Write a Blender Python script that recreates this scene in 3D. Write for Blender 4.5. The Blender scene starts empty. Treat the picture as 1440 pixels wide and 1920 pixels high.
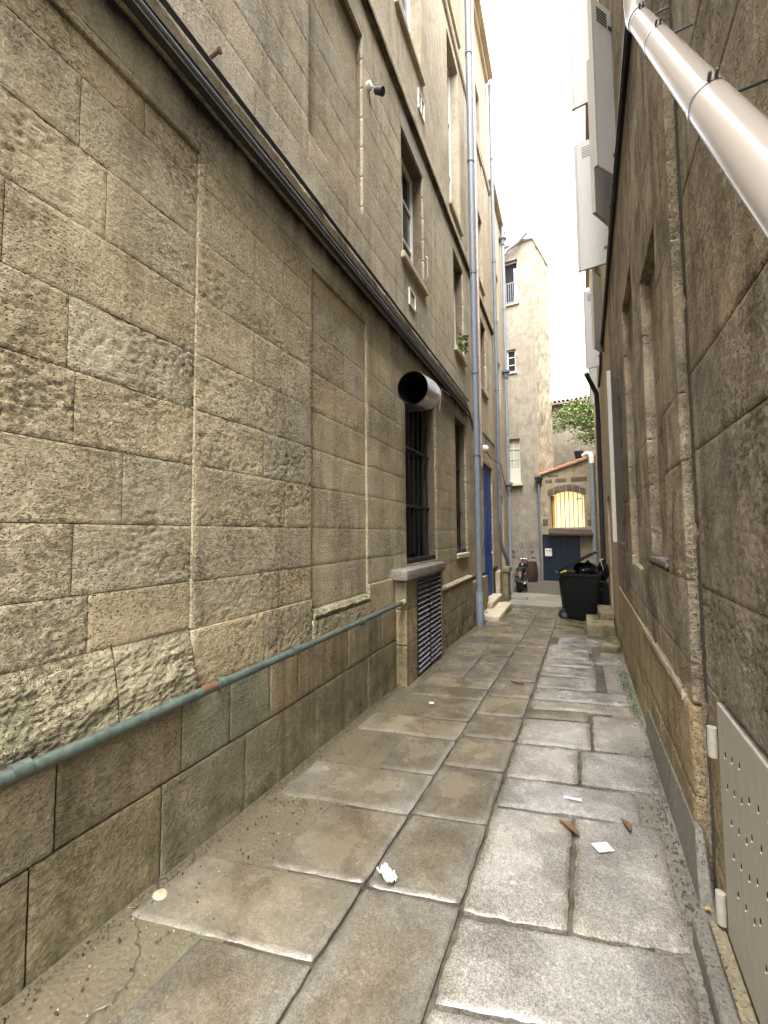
import bpy, bmesh, math, random
import numpy as np
from mathutils import Vector, Matrix
from math import radians as RAD, pi, sin, cos

random.seed(7)
S = bpy.context.scene
COL = S.collection

# ------------------------------------------------------------------ camera
EYE = Vector((0, 0, 1.5))
cam = bpy.data.cameras.new('camera')
cam.sensor_fit = 'VERTICAL'
cam.sensor_height = 36.0
cam.lens = 36.0 * 740.0 / 1920.0
cam.clip_start = 0.02
cam.clip_end = 500
camo = bpy.data.objects.new('camera', cam)
COL.objects.link(camo)
camo.matrix_world = (Matrix.Translation(EYE) @ Matrix.Rotation(RAD(26.406), 4, 'Z')
                     @ Matrix.Rotation(RAD(90 + 3.171), 4, 'X') @ Matrix.Rotation(RAD(-0.45), 4, 'Z'))
S.camera = camo

# ------------------------------------------------------------------ sky, sun, exposure
W = bpy.data.worlds.new('World')
S.world = W
W.use_nodes = True
nt = W.node_tree
nt.nodes.clear()
sky = nt.nodes.new('ShaderNodeTexSky')
sky.sky_type = 'NISHITA'
sky.sun_disc = False
sky.sun_elevation = RAD(66)
sky.sun_rotation = RAD(165)
sky.dust_density = 4.0
sky.ozone_density = 0.6
hs = nt.nodes.new('ShaderNodeHueSaturation')
hs.inputs['Saturation'].default_value = 0.12
bgn = nt.nodes.new('ShaderNodeBackground')
bgn.inputs['Strength'].default_value = 0.15
wo = nt.nodes.new('ShaderNodeOutputWorld')
nt.links.new(sky.outputs[0], hs.inputs['Color'])
nt.links.new(hs.outputs[0], bgn.inputs['Color'])
nt.links.new(bgn.outputs[0], wo.inputs['Surface'])

sun = bpy.data.lights.new('sun', 'SUN')
sun.energy = 1.0
sun.angle = RAD(40)
sun.color = (1.0, 0.96, 0.9)
suno = bpy.data.objects.new('sun', sun)
COL.objects.link(suno)
# light arrives from high above, from the right and slightly behind the camera
_el, _az = RAD(66), RAD(165)
_d = Vector((sin(_az) * cos(_el), cos(_az) * cos(_el), sin(_el)))
suno.rotation_euler = _d.to_track_quat('Z', 'Y').to_euler()
suno.location = (0, 0, 30)

S.view_settings.view_transform = 'Standard'
S.view_settings.look = 'None'
S.view_settings.exposure = 3.0
S.view_settings.gamma = 1.0
S.render.engine = 'CYCLES'
S.cycles.use_denoising = True
S.cycles.denoising_prefilter = 'NONE'
S.cycles.max_bounces = 10
S.cycles.diffuse_bounces = 6
S.cycles.glossy_bounces = 4
S.cycles.caustics_reflective = False
S.cycles.caustics_refractive = False

# ------------------------------------------------------------------ frames of the two sides of the alley
XL, AL = 1.745, RAD(1.4)
XR, AR = 0.42, RAD(0.6)
SL = 0.03


def gz(y):
    return -SL * y


def LW(u, v, z):          # left facade: u along the alley, v out from the wall, z up
    k = -XL * cos(AL) + v
    return (-u * sin(AL) + k * cos(AL), u * cos(AL) + k * sin(AL), z)


def RW(u, v, z):          # right facade
    k = -XR * cos(AR) + v
    return (u * sin(AR) - k * cos(AR), u * cos(AR) + k * sin(AR), z)


def ID(x, y, z):
    return (x, y, z)


# ------------------------------------------------------------------ noise (numpy)
def _hash(ix, iy, iz):
    h = (ix.astype(np.int64) * 374761393 + iy.astype(np.int64) * 668265263 + iz.astype(np.int64) * 2147483647) & 0xFFFFFFFF
    h = ((h ^ (h >> 13)) * 1274126177) & 0xFFFFFFFF
    h = ((h ^ (h >> 16)) * 2246822519) & 0xFFFFFFFF
    return ((h ^ (h >> 15)) & 0xFFFFFF) / float(0xFFFFFF)


def vn(x, y, z):
    x, y, z = np.broadcast_arrays(np.asarray(x, float), np.asarray(y, float), np.asarray(z, float))
    ix, iy, iz = np.floor(x), np.floor(y), np.floor(z)
    fx, fy, fz = x - ix, y - iy, z - iz
    fx, fy, fz = [f * f * (3 - 2 * f) for f in (fx, fy, fz)]
    r = 0
    for a in (0, 1):
        for b in (0, 1):
            for c in (0, 1):
                w = (fx if a else 1 - fx) * (fy if b else 1 - fy) * (fz if c else 1 - fz)
                r = r + w * _hash(ix + a, iy + b, iz + c)
    return r


def fbm(x, y, z, f, o=4, g=0.5):
    r, a, t = 0, 1.0, 0.0
    for i in range(o):
        r = r + a * vn(x * f + 17 * i, y * f + 5 * i, z * f + 11 * i)
        t += a
        a *= g
        f *= 2.03
    return r / t


# ------------------------------------------------------------------ mesh builder
class MB:
    def __init__(self):
        self.v = []
        self.f = []

    def add(self, vs, fs):
        n = len(self.v)
        self.v += [tuple(p) for p in vs]
        self.f += [tuple(i + n for i in q) for q in fs]
        return self

    def box(self, a0, a1, b0, b1, c0, c1, xf=ID):
        vs = [xf(a, b, c) for a in (a0, a1) for b in (b0, b1) for c in (c0, c1)]
        return self.add(vs, [(0, 1, 3, 2), (4, 6, 7, 5), (0, 4, 5, 1), (2, 3, 7, 6), (0, 2, 6, 4), (1, 5, 7, 3)])

    def hexa(self, bot, top):
        return self.add(list(bot) + list(top), [(3, 2, 1, 0), (4, 5, 6, 7), (0, 1, 5, 4), (1, 2, 6, 5), (2, 3, 7, 6), (3, 0, 4, 7)])

    def quad(self, a, b, c, d):
        return self.add([a, b, c, d], [(0, 1, 2, 3)])

    def tube(self, pts, r, n=12, cap=True, closed=False):
        pts = [Vector(p) for p in pts]
        m = len(pts)
        rr = r if isinstance(r, (list, tuple)) else [r] * m
        rings = []
        ref = None
        for i, p in enumerate(pts):
            if closed:
                t = pts[(i + 1) % m] - pts[i - 1]
            else:
                t = pts[min(i + 1, m - 1)] - pts[max(i - 1, 0)]
            t.normalize()
            if ref is None:
                ref = Vector((0, 0, 1)) if abs(t.z) < 0.9 else Vector((1, 0, 0))
            a = t.cross(ref)
            if a.length < 1e-5:
                a = t.cross(Vector((0, 1, 0.3)))
            a.normalize()
            b = t.cross(a).normalized()
            ref = a.cross(t)
            rings.append([p + (a * cos(2 * pi * k / n) + b * sin(2 * pi * k / n)) * rr[i] for k in range(n)])
        vs = [q for g in rings for q in g]
        fs = []
        for i in range(m if closed else m - 1):
            j = (i + 1) % m
            for k in range(n):
                l = (k + 1) % n
                fs.append((i * n + k, i * n + l, j * n + l, j * n + k))
        if cap and not closed:
            fs.append(tuple(range(n))[::-1])
            fs.append(tuple((m - 1) * n + k for k in range(n)))
        return self.add(vs, fs)

    def lathe(self, c, prof, n=20, axis='Z'):
        c = Vector(c)
        vs, fs = [], []
        for (r, h) in prof:
            for k in range(n):
                a = 2 * pi * k / n
                if axis == 'Z':
                    d = Vector((r * cos(a), r * sin(a), h))
                elif axis == 'X':
                    d = Vector((h, r * cos(a), r * sin(a)))
                else:
                    d = Vector((r * cos(a), h, r * sin(a)))
                vs.append(c + d)
        for i in range(len(prof) - 1):
            for k in range(n):
                l = (k + 1) % n
                fs.append((i * n + k, i * n + l, (i + 1) * n + l, (i + 1) * n + k))
        return self.add(vs, fs)

    def build(self, name, mat, parent=None, smooth=False, bevel=0.0, seg=1, recalc=True, tint=None):
        co = np.array(self.v, float)
        o3 = np.array([(co[:, 0].min() + co[:, 0].max()) / 2, (co[:, 1].min() + co[:, 1].max()) / 2, co[:, 2].min()])
        me = bpy.data.meshes.new(name)
        me.from_pydata([tuple(p) for p in (co - o3)], [], self.f)
        if bevel or recalc:
            bm = bmesh.new()
            bm.from_mesh(me)
            if recalc:
                bmesh.ops.recalc_face_normals(bm, faces=bm.faces)
            if bevel:
                ed = [e for e in bm.edges if len(e.link_faces) == 2 and e.calc_face_angle(0) > 0.6]
                bmesh.ops.bevel(bm, geom=ed, offset=bevel, segments=seg, affect='EDGES', profile=0.6, clamp_overlap=True)
            bm.to_mesh(me)
            bm.free()
        return link(name, me, mat, parent, o3, smooth, tint)


def link(name, me, mat, parent, o3, smooth, tint=None):
    me.materials.append(MAT[mat])
    if smooth:
        me.polygons.foreach_set('use_smooth', [True] * len(me.polygons))
        if smooth == 'auto':
            try:
                me.set_sharp_from_angle(angle=RAD(35))
            except Exception:
                pass
    ob = bpy.data.objects.new(name, me)
    COL.objects.link(ob)
    ob.location = Vector(o3)
    if tint:
        ob.color = (tint[0], tint[1], tint[2], 1)
    if parent is not None:
        ob.parent = parent
        ob.matrix_parent_inverse = Matrix.Translation(-absloc(parent))
    return ob


def absloc(o):
    # world place of an object none of whose parents is rotated
    l = Vector(o.location)
    if o.parent is not None:
        l = l + absloc(o.parent) + o.matrix_parent_inverse.translation
    return l


def tag(o, label, cat, group=None):
    o['label'] = label
    o['category'] = cat
    if group:
        o['group'] = group
    return o


def thing(name, label, cat, loc, group=None):
    o = bpy.data.objects.new(name, None)
    o.empty_display_size = 0.2
    COL.objects.link(o)
    o.location = Vector(loc)
    return tag(o, label, cat, group)


def struct(o):
    o['kind'] = 'structure'
    return o


# ------------------------------------------------------------------ materials
MAT = {}


class N:
    def __init__(self, name, rough=0.8, spec=0.3):
        m = bpy.data.materials.new(name)
        m.use_nodes = True
        self.m = m
        self.t = m.node_tree
        self.b = self.t.nodes['Principled BSDF']
        self.b.inputs['Roughness'].default_value = rough
        self.b.inputs['Specular IOR Level'].default_value = spec
        MAT[name] = m
        self.pos = self.n('ShaderNodeNewGeometry').outputs['Position']

    def n(self, ty, **kw):
        x = self.t.nodes.new(ty)
        for k, v in kw.items():
            setattr(x, k, v)
        return x

    def l(self, a, b):
        self.t.links.new(a, b)

    def mapped(self, scale=(1, 1, 1), vec=None, loc=(0, 0, 0)):
        mp = self.n('ShaderNodeMapping')
        mp.inputs['Scale'].default_value = scale
        mp.inputs['Location'].default_value = loc
        self.l(vec or self.pos, mp.inputs['Vector'])
        return mp.outputs[0]

    def noise(self, scale, det=4, vec=None, rough=0.55, dist=0.0):
        x = self.n('ShaderNodeTexNoise')
        x.inputs['Scale'].default_value = scale
        x.inputs['Detail'].default_value = det
        x.inputs['Roughness'].default_value = rough
        x.inputs['Distortion'].default_value = dist
        self.l(vec or self.pos, x.inputs['Vector'])
        return x.outputs['Fac']

    def vor(self, scale, vec=None, feature='F1', out='Distance'):
        x = self.n('ShaderNodeTexVoronoi', feature=feature)
        x.inputs['Scale'].default_value = scale
        self.l(vec or self.pos, x.inputs['Vector'])
        return x.outputs[out]

    def ramp(self, fac, stops, interp='LINEAR'):
        r = self.n('ShaderNodeValToRGB')
        r.color_ramp.interpolation = interp
        e = r.color_ramp.elements
        while len(e) < len(stops):
            e.new(0.5)
        for k, (p, c) in enumerate(stops):
            e[k].position = p
            e[k].color = (c, c, c, 1) if isinstance(c, (int, float)) else (c[0], c[1], c[2], 1)
        self.l(fac, r.inputs[0])
        return r.outputs[0]

    def mix(self, fac, a, b, mode='MIX'):
        x = self.n('ShaderNodeMix', data_type='RGBA', blend_type=mode)
        for inp, val in ((x.inputs[0], fac), (x.inputs[6], a), (x.inputs[7], b)):
            if hasattr(val, 'links') or isinstance(val, bpy.types.NodeSocket):
                self.l(val, inp)
            elif isinstance(val, (int, float)):
                inp.default_value = val
            else:
                inp.default_value = (val[0], val[1], val[2], 1)
        return x.outputs[2]

    def math(self, op, a, b=None, clamp=False):
        x = self.n('ShaderNodeMath', operation=op, use_clamp=clamp)
        for inp, val in ((x.inputs[0], a), (x.inputs[1], b)):
            if val is None:
                continue
            if isinstance(val, bpy.types.NodeSocket):
                self.l(val, inp)
            else:
                inp.default_value = val
        return x.outputs[0]

    def sep(self, vec=None):
        x = self.n('ShaderNodeSeparateXYZ')
        self.l(vec or self.pos, x.inputs[0])
        return x.outputs

    def objcol(self):
        return self.n('ShaderNodeObjectInfo').outputs['Color']

    def objrand(self):
        return self.n('ShaderNodeObjectInfo').outputs['Random']

    def color(self, c):
        if isinstance(c, bpy.types.NodeSocket):
            self.l(c, self.b.inputs['Base Color'])
        else:
            self.b.inputs['Base Color'].default_value = (c[0], c[1], c[2], 1)
        return self

    def rough(self, r):
        self.l(r, self.b.inputs['Roughness'])
        return self

    def bump(self, h, strength=0.5, dist=0.01, prev=None):
        x = self.n('ShaderNodeBump')
        x.inputs['Strength'].default_value = strength
        x.inputs['Distance'].default_value = dist
        self.l(h, x.inputs['Height'])
        if prev is not None:
            self.l(prev, x.inputs['Normal'])
        self.l(x.outputs[0], self.b.inputs['Normal'])
        return x.outputs[0]


def stone(name, ca, cb, cc, streak=0.35, moss=0.0, moss_top=0.6, soot_shade=None, pits=1.0, grime=0.4, horiz=False):
    m = N(name, 0.88, 0.18)
    big = m.noise(0.9, 5, rough=0.6)
    mid = m.noise(5.5, 6, rough=0.65)
    fine = m.noise(70, 5, rough=0.7)
    base = m.mix(m.ramp(big, [(0.32, 0), (0.68, 1)]), ca, cb)
    base = m.mix(m.ramp(mid, [(0.38, 0), (0.72, 1)]), base, cc)
    base = m.mix(1.0, base, m.ramp(fine, [(0.28, 0.6), (0.72, 1.32)]), 'MULTIPLY')
    base = m.mix(1.0, base, m.objcol(), 'MULTIPLY')
    st = m.noise(1.0, 6, vec=m.mapped((7, 7, 0.45)), rough=0.6, dist=0.3)
    st2 = m.noise(1.0, 4, vec=m.mapped((22, 22, 0.9)), rough=0.6)
    stf = m.math('MULTIPLY', m.ramp(st, [(0.5, 0), (0.74, 1)]), streak)
    base = m.mix(stf, base, m.mix(1.0, base, (0.42, 0.39, 0.34), 'MULTIPLY'))
    base = m.mix(m.math('MULTIPLY', m.ramp(st2, [(0.58, 0), (0.72, 1)]), streak * 0.45), base, m.mix(1.0, base, (1.35, 1.3, 1.2), 'MULTIPLY'))
    # grime in blotches
    gr = m.ramp(m.noise(1.0, 8, vec=m.mapped((2.4, 2.4, 1.5)), rough=0.72, dist=0.7), [(0.5 if grime < 0.7 else 0.43, 0), (0.72 if grime < 0.7 else 0.66, 1)])
    base = m.mix(m.math('MULTIPLY', gr, grime), base, (0.085, 0.072, 0.052))
    if soot_shade:
        z0, z1, amt = soot_shade            # sooty stain and painted shadow line hugging the underside of the ledge at z1
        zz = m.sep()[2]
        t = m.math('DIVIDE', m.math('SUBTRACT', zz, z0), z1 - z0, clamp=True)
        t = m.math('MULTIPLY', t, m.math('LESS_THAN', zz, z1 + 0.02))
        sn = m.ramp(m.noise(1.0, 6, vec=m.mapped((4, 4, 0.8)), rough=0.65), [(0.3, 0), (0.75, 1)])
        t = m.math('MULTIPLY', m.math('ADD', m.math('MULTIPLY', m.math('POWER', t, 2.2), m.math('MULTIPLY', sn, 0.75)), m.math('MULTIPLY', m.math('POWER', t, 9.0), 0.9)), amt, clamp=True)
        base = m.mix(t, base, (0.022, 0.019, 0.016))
    if moss:
        zz = m.sep()[2]
        t = m.math('SUBTRACT', 1.0, m.math('DIVIDE', zz, moss_top), clamp=True)
        mn = m.ramp(m.noise(4, 6, rough=0.7), [(0.45, 0), (0.65, 1)])
        base = m.mix(m.math('MULTIPLY', m.math('MULTIPLY', t, mn), moss, clamp=True), base, (0.055, 0.07, 0.03))
    # pits and crevices darkened in the colour: painted shade as well as grime
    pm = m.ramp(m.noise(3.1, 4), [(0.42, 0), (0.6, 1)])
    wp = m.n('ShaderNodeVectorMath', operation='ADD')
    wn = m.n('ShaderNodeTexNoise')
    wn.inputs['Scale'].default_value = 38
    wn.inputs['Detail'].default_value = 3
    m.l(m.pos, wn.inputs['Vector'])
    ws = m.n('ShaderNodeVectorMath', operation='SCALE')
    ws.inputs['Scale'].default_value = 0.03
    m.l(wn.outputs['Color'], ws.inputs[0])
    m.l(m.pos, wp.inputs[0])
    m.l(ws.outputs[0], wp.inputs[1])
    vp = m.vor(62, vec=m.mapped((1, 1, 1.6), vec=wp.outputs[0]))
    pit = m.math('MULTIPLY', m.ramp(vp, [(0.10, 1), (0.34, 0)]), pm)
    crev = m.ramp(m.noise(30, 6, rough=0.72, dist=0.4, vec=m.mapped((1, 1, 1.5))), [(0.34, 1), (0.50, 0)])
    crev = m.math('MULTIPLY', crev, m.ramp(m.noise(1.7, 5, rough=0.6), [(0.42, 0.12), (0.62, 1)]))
    dirt_shade = m.math('MAXIMUM', m.math('MULTIPLY', pit, 0.6 * pits), m.math('MULTIPLY', crev, 0.55 * pits), clamp=True)
    base = m.mix(dirt_shade, base, m.mix(1.0, base, (0.20, 0.17, 0.125), 'MULTIPLY'))
    m.color(base)
    h = m.math('ADD', m.math('MULTIPLY', mid, 0.5), m.math('MULTIPLY', fine, 0.5))
    h = m.math('SUBTRACT', h, m.math('MULTIPLY', m.math('ADD', m.math('MULTIPLY', pit, 0.8), m.math('MULTIPLY', crev, 0.55)), pits))
    if horiz:
        lay = m.noise(1.0, 5, vec=m.mapped((6, 6, 70)), rough=0.7)
        h = m.math('ADD', h, m.math('MULTIPLY', lay, 0.35))
    m.bump(h, 1.0, 0.017)
    return m


stone('stone', (0.45, 0.38, 0.245), (0.355, 0.298, 0.19), (0.49, 0.425, 0.295), streak=0.5, soot_shade=(3.25, 3.88, 1.5), moss=0.5, moss_top=0.75, grime=0.42, horiz=True)
stone('stone_upper', (0.46, 0.395, 0.28), (0.375, 0.32, 0.23), (0.49, 0.43, 0.32), streak=0.6, soot_shade=(6.6, 6.95, 0.8), grime=0.42, pits=0.6)
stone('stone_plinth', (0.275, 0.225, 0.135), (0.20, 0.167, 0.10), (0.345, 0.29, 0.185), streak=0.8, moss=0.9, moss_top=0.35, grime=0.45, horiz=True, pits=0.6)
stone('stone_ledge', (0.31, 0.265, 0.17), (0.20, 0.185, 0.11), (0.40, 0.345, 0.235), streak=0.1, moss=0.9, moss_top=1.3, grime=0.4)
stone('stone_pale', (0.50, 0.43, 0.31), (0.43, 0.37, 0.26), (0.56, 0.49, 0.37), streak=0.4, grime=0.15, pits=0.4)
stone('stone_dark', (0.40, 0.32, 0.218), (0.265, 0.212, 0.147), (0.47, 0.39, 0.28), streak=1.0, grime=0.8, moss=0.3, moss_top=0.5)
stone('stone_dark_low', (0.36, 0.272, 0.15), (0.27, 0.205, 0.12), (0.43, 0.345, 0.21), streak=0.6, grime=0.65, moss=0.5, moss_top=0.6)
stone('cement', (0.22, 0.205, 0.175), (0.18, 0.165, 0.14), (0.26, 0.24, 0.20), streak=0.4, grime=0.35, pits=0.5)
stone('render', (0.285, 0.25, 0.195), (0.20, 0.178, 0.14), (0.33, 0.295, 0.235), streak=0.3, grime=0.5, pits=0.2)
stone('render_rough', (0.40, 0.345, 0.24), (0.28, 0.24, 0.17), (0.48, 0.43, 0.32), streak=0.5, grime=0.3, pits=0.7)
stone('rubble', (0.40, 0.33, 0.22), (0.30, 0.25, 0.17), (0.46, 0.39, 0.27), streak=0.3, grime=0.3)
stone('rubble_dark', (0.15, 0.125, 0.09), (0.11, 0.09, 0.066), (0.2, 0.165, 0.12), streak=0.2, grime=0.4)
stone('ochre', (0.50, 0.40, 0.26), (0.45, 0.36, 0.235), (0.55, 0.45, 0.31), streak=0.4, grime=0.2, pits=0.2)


def slab_mat(name, wet, dry, gloss_lo, gloss_hi, rim=0.10, speck=0.35):
    m = N(name, 0.35, 1.0)
    tc = m.n('ShaderNodeTexCoord').outputs['Generated']
    g = m.sep(tc)
    ex = m.math('MINIMUM', g[0], m.math('SUBTRACT', 1.0, g[0]))
    ey = m.math('MINIMUM', g[1], m.math('SUBTRACT', 1.0, g[1]))
    e = m.math('MINIMUM', ex, ey)
    nz = m.noise(4.5, 3, rough=0.5)
    e = m.math('ADD', e, m.math('MULTIPLY', m.math('SUBTRACT', nz, 0.5), 0.34))
    inner = m.ramp(e, [(-0.0, 0), (rim * 3.4, 1)], 'EASE')
    grain = m.noise(230, 3, rough=0.75)
    spk = m.vor(210, out='Color')
    grain2 = m.noise(55, 5, rough=0.7)
    patch = m.noise(2.6, 6, rough=0.6)
    w = m.mix(m.ramp(patch, [(0.35, 0), (0.7, 1)]), wet, [c * 1.3 for c in wet])
    c = m.mix(inner, dry, w)
    c = m.mix(1.0, c, m.ramp(grain, [(0.3, 0.66), (0.7, 1.3)]), 'MULTIPLY')
    c = m.mix(speck, c, m.mix(1.0, c, m.ramp(spk, [(0.15, 0.35), (0.85, 1.5)]), 'MULTIPLY'))
    c = m.mix(1.0, c, m.ramp(grain2, [(0.3, 0.78), (0.7, 1.2)]), 'MULTIPLY')
    c = m.mix(1.0, c, m.objcol(), 'MULTIPLY')
    blot = m.ramp(m.noise(5, 5, rough=0.65, dist=0.4), [(0.55, 0), (0.8, 1)])
    c = m.mix(m.math('MULTIPLY', blot, 0.35), c, [k * 0.5 for k in wet])
    damp = m.ramp(m.noise(3.3, 6, rough=0.62, dist=0.3), [(0.40, 0), (0.60, 1)])
    c = m.mix(1.0, c, m.mix(damp, (1.22, 1.22, 1.22), (0.74, 0.72, 0.70)), 'MULTIPLY')
    m.color(c)
    rg = m.mix(damp, (gloss_hi + 0.14,) * 3, (gloss_lo,) * 3)
    rg = m.mix(m.ramp(m.noise(40, 4, rough=0.7), [(0.4, 0), (0.7, 0.5)]), rg, (gloss_hi,) * 3)
    rg = m.mix(inner, (gloss_hi,) * 3, rg)
    m.rough(rg)
    h = m.math('ADD', m.math('MULTIPLY', m.noise(34, 4, rough=0.6), 0.8), m.math('MULTIPLY', grain, 0.25))
    h = m.math('ADD', h, m.math('MULTIPLY', m.noise(9, 3), 1.2))
    m.bump(h, 0.55, 0.006)
    return m


slab_mat('slab_brown', (0.112, 0.092, 0.062), (0.132, 0.117, 0.091), 0.07, 0.22)
slab_mat('slab_tan', (0.135, 0.111, 0.072), (0.147, 0.127, 0.092), 0.14, 0.36)
slab_mat('slab_granite', (0.218, 0.204, 0.18), (0.215, 0.195, 0.16), 0.06, 0.20, rim=0.05, speck=0.6)

m = N('apron', 0.6, 0.4)
a = m.noise(3, 6, rough=0.7)
c = m.mix(m.ramp(a, [(0.3, 0), (0.7, 1)]), (0.118, 0.098, 0.062), (0.078, 0.066, 0.045))
peb = m.vor(55)
pc = m.ramp(m.vor(55, out='Color'), [(0.2, 0.5), (0.8, 1.6)])
c = m.mix(m.ramp(peb, [(0.15, 0.8), (0.42, 0)]), c, m.mix(1.0, c, pc, 'MULTIPLY'))
spk = m.ramp(m.noise(48, 2), [(0.70, 0), (0.74, 1)])
c = m.mix(m.math('MULTIPLY', spk, 0.8), c, (0.05, 0.045, 0.04))
spk2 = m.ramp(m.noise(57, 2, vec=m.mapped((1, 1, 1), loc=(9, 3, 1))), [(0.72, 0), (0.76, 1)])
c = m.mix(m.math('MULTIPLY', spk2, 0.8), c, (0.30, 0.26, 0.17))
gm = m.ramp(m.noise(1.6, 5), [(0.5, 0), (0.7, 1)])
c = m.mix(m.math('MULTIPLY', gm, 0.35), c, (0.13, 0.13, 0.075))
warp = m.n('ShaderNodeVectorMath', operation='ADD')
wn = m.n('ShaderNodeTexNoise')
wn.inputs['Scale'].default_value = 7
m.l(m.pos, wn.inputs['Vector'])
sc_ = m.n('ShaderNodeVectorMath', operation='SCALE')
sc_.inputs['Scale'].default_value = 0.35
m.l(wn.outputs['Color'], sc_.inputs[0])
m.l(m.pos, warp.inputs[0])
m.l(sc_.outputs[0], warp.inputs[1])
crk = m.ramp(m.vor(1.7, vec=warp.outputs[0], feature='DISTANCE_TO_EDGE'), [(0.0, 1), (0.016, 0)])
crk = m.math('MULTIPLY', crk, m.ramp(m.noise(1.3, 2), [(0.38, 0), (0.46, 1)]))
c = m.mix(m.math('MULTIPLY', crk, 0.85), c, (0.05, 0.04, 0.03))
m.color(c)
m.rough(m.ramp(a, [(0.3, 0.24), (0.7, 0.5)]))
m.bump(m.math('SUBTRACT', m.math('ADD', m.noise(80, 4), m.math('MULTIPLY', peb, 0.7)), m.math('MULTIPLY', crk, 1.2)), 0.6, 0.006)

m = N('mortar', 0.7, 0.3)
a = m.noise(9, 6, rough=0.7)
m.color(m.mix(m.ramp(a, [(0.35, 0), (0.65, 1)]), (0.035, 0.030, 0.023), (0.12, 0.105, 0.08)))
m.bump(m.noise(120, 4), 0.6, 0.006)

m = N('court', 0.5, 0.4)
a = m.noise(2.2, 6, rough=0.65)
c = m.mix(m.ramp(a, [(0.3, 0), (0.7, 1)]), (0.17, 0.15, 0.11), (0.28, 0.26, 0.21))
c = m.mix(m.ramp(m.noise(1.1, 4), [(0.55, 0), (0.7, 0.6)]), c, (0.10, 0.11, 0.05))
m.color(c)
m.rough(m.ramp(a, [(0.3, 0.3), (0.7, 0.6)]))
m.bump(m.noise(50, 4), 0.4, 0.006)


def paint(name, col, rough=0.45, spec=0.5, var=0.12, metal=0.0, dirt_shade=0.0, dirtc=(0.1, 0.08, 0.06), sc=14, bumpd=0.0015):
    m = N(name, rough, spec)
    n1 = m.noise(sc, 5, rough=0.65)
    c = m.mix(m.ramp(n1, [(0.3, 0), (0.7, 1)]), [k * (1 - var) for k in col], [min(1, k * (1 + var)) for k in col])
    if dirt_shade:
        d = m.noise(1.0, 6, vec=m.mapped((30, 30, 4)), rough=0.7)
        c = m.mix(m.math('MULTIPLY', m.ramp(d, [(0.48, 0), (0.7, 1)]), dirt_shade), c, dirtc)
    m.color(c)
    m.b.inputs['Metallic'].default_value = metal
    m.rough(m.ramp(n1, [(0.3, max(0.05, rough - 0.1)), (0.7, min(1, rough + 0.12))]))
    m.bump(m.noise(90, 4), 0.35, bumpd)
    return m


paint('zinc', (0.150, 0.172, 0.205), 0.5, 0.4, 0.15, 0.0, 0.35, (0.12, 0.12, 0.12))
paint('zinc_light', (0.23, 0.25, 0.28), 0.45, 0.4, 0.15, 0.0, 0.3)
paint('copper', (0.44, 0.36, 0.32), 0.4, 0.5, 0.2, 0.3, 0.3)
paint('black_pipe', (0.035, 0.036, 0.042), 0.5, 0.4, 0.2)
paint('rail_paint', (0.072, 0.094, 0.078), 0.38, 0.5, 0.35, 0.1, 0.75, (0.035, 0.036, 0.032), sc=22)
paint('rust', (0.12, 0.066, 0.037), 0.85, 0.2, 0.3)
m = N('pvc', 0.2, 0.5); m.color((0.30, 0.262, 0.225))
paint('steel', (0.55, 0.55, 0.55), 0.28, 0.5, 0.08, 0.95)
paint('dark_steel', (0.10, 0.10, 0.11), 0.4, 0.5, 0.1, 0.8)
paint('duct_metal', (0.42, 0.42, 0.43), 0.34, 0.5, 0.12, 0.9, 0.3, (0.2, 0.19, 0.18))
paint('duct_inside', (0.012, 0.012, 0.013), 0.8, 0.1)
paint('bar_black', (0.011, 0.011, 0.014), 0.5, 0.4, 0.2)
paint('cable_black', (0.012, 0.012, 0.013), 0.35, 0.5, 0.2)
paint('cable_grey', (0.30, 0.285, 0.26), 0.4, 0.4, 0.1)
paint('blue_door', (0.006, 0.060, 0.30), 0.5, 0.25, 0.12, 0, 0.12, (0.01, 0.03, 0.09))
paint('navy_door', (0.005, 0.013, 0.030), 0.4, 0.4, 0.15)
paint('brown_door', (0.25, 0.13, 0.06), 0.55, 0.3, 0.2)
paint('shutter', (0.52, 0.51, 0.48), 0.5, 0.4, 0.05, 0, 0.18, (0.3, 0.26, 0.2))
paint('shutter_edge', (0.43, 0.41, 0.36), 0.45, 0.4, 0.04)
paint('hatch_paint', (0.36, 0.33, 0.275), 0.5, 0.35, 0.05, 0, 0.5, (0.27, 0.24, 0.19))
paint('hinge_paint', (0.38, 0.35, 0.29), 0.45, 0.35, 0.06, 0, 0.2, (0.3, 0.2, 0.1))
paint('hole', (0.02, 0.017, 0.012), 0.9, 0.05)
paint('white_paint', (0.70, 0.68, 0.62), 0.5, 0.4, 0.06, 0, 0.15)
paint('white_plastic', (0.78, 0.77, 0.74), 0.35, 0.5, 0.03)
paint('bin_plastic', (0.0045, 0.005, 0.005), 0.5, 0.2, 0.15)
paint('bin_side', (0.016, 0.022, 0.018), 0.42, 0.35, 0.15)
paint('bag', (0.008, 0.008, 0.010), 0.22, 0.5, 0.2)
paint('yellow', (0.62, 0.46, 0.08), 0.5, 0.4)
paint('rubber', (0.012, 0.012, 0.012), 0.7, 0.3)
paint('moto_red', (0.03, 0.010, 0.008), 0.25, 0.5, 0.1)
paint('amber', (0.22, 0.07, 0.03), 0.25, 0.5, 0.05)
paint('barrel_wood', (0.06, 0.026, 0.017), 0.6, 0.3, 0.35, 0, 0.4, (0.03, 0.015, 0.01), sc=30)
paint('hoop', (0.055, 0.04, 0.035), 0.6, 0.4, 0.2, 0.5)
paint('tile_clay', (0.40, 0.18, 0.11), 0.85, 0.2, 0.3, 0, 0.25, (0.10, 0.08, 0.06))
paint('tile_old', (0.33, 0.24, 0.18), 0.9, 0.2, 0.35, 0, 0.3, (0.12, 0.1, 0.08))
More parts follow.
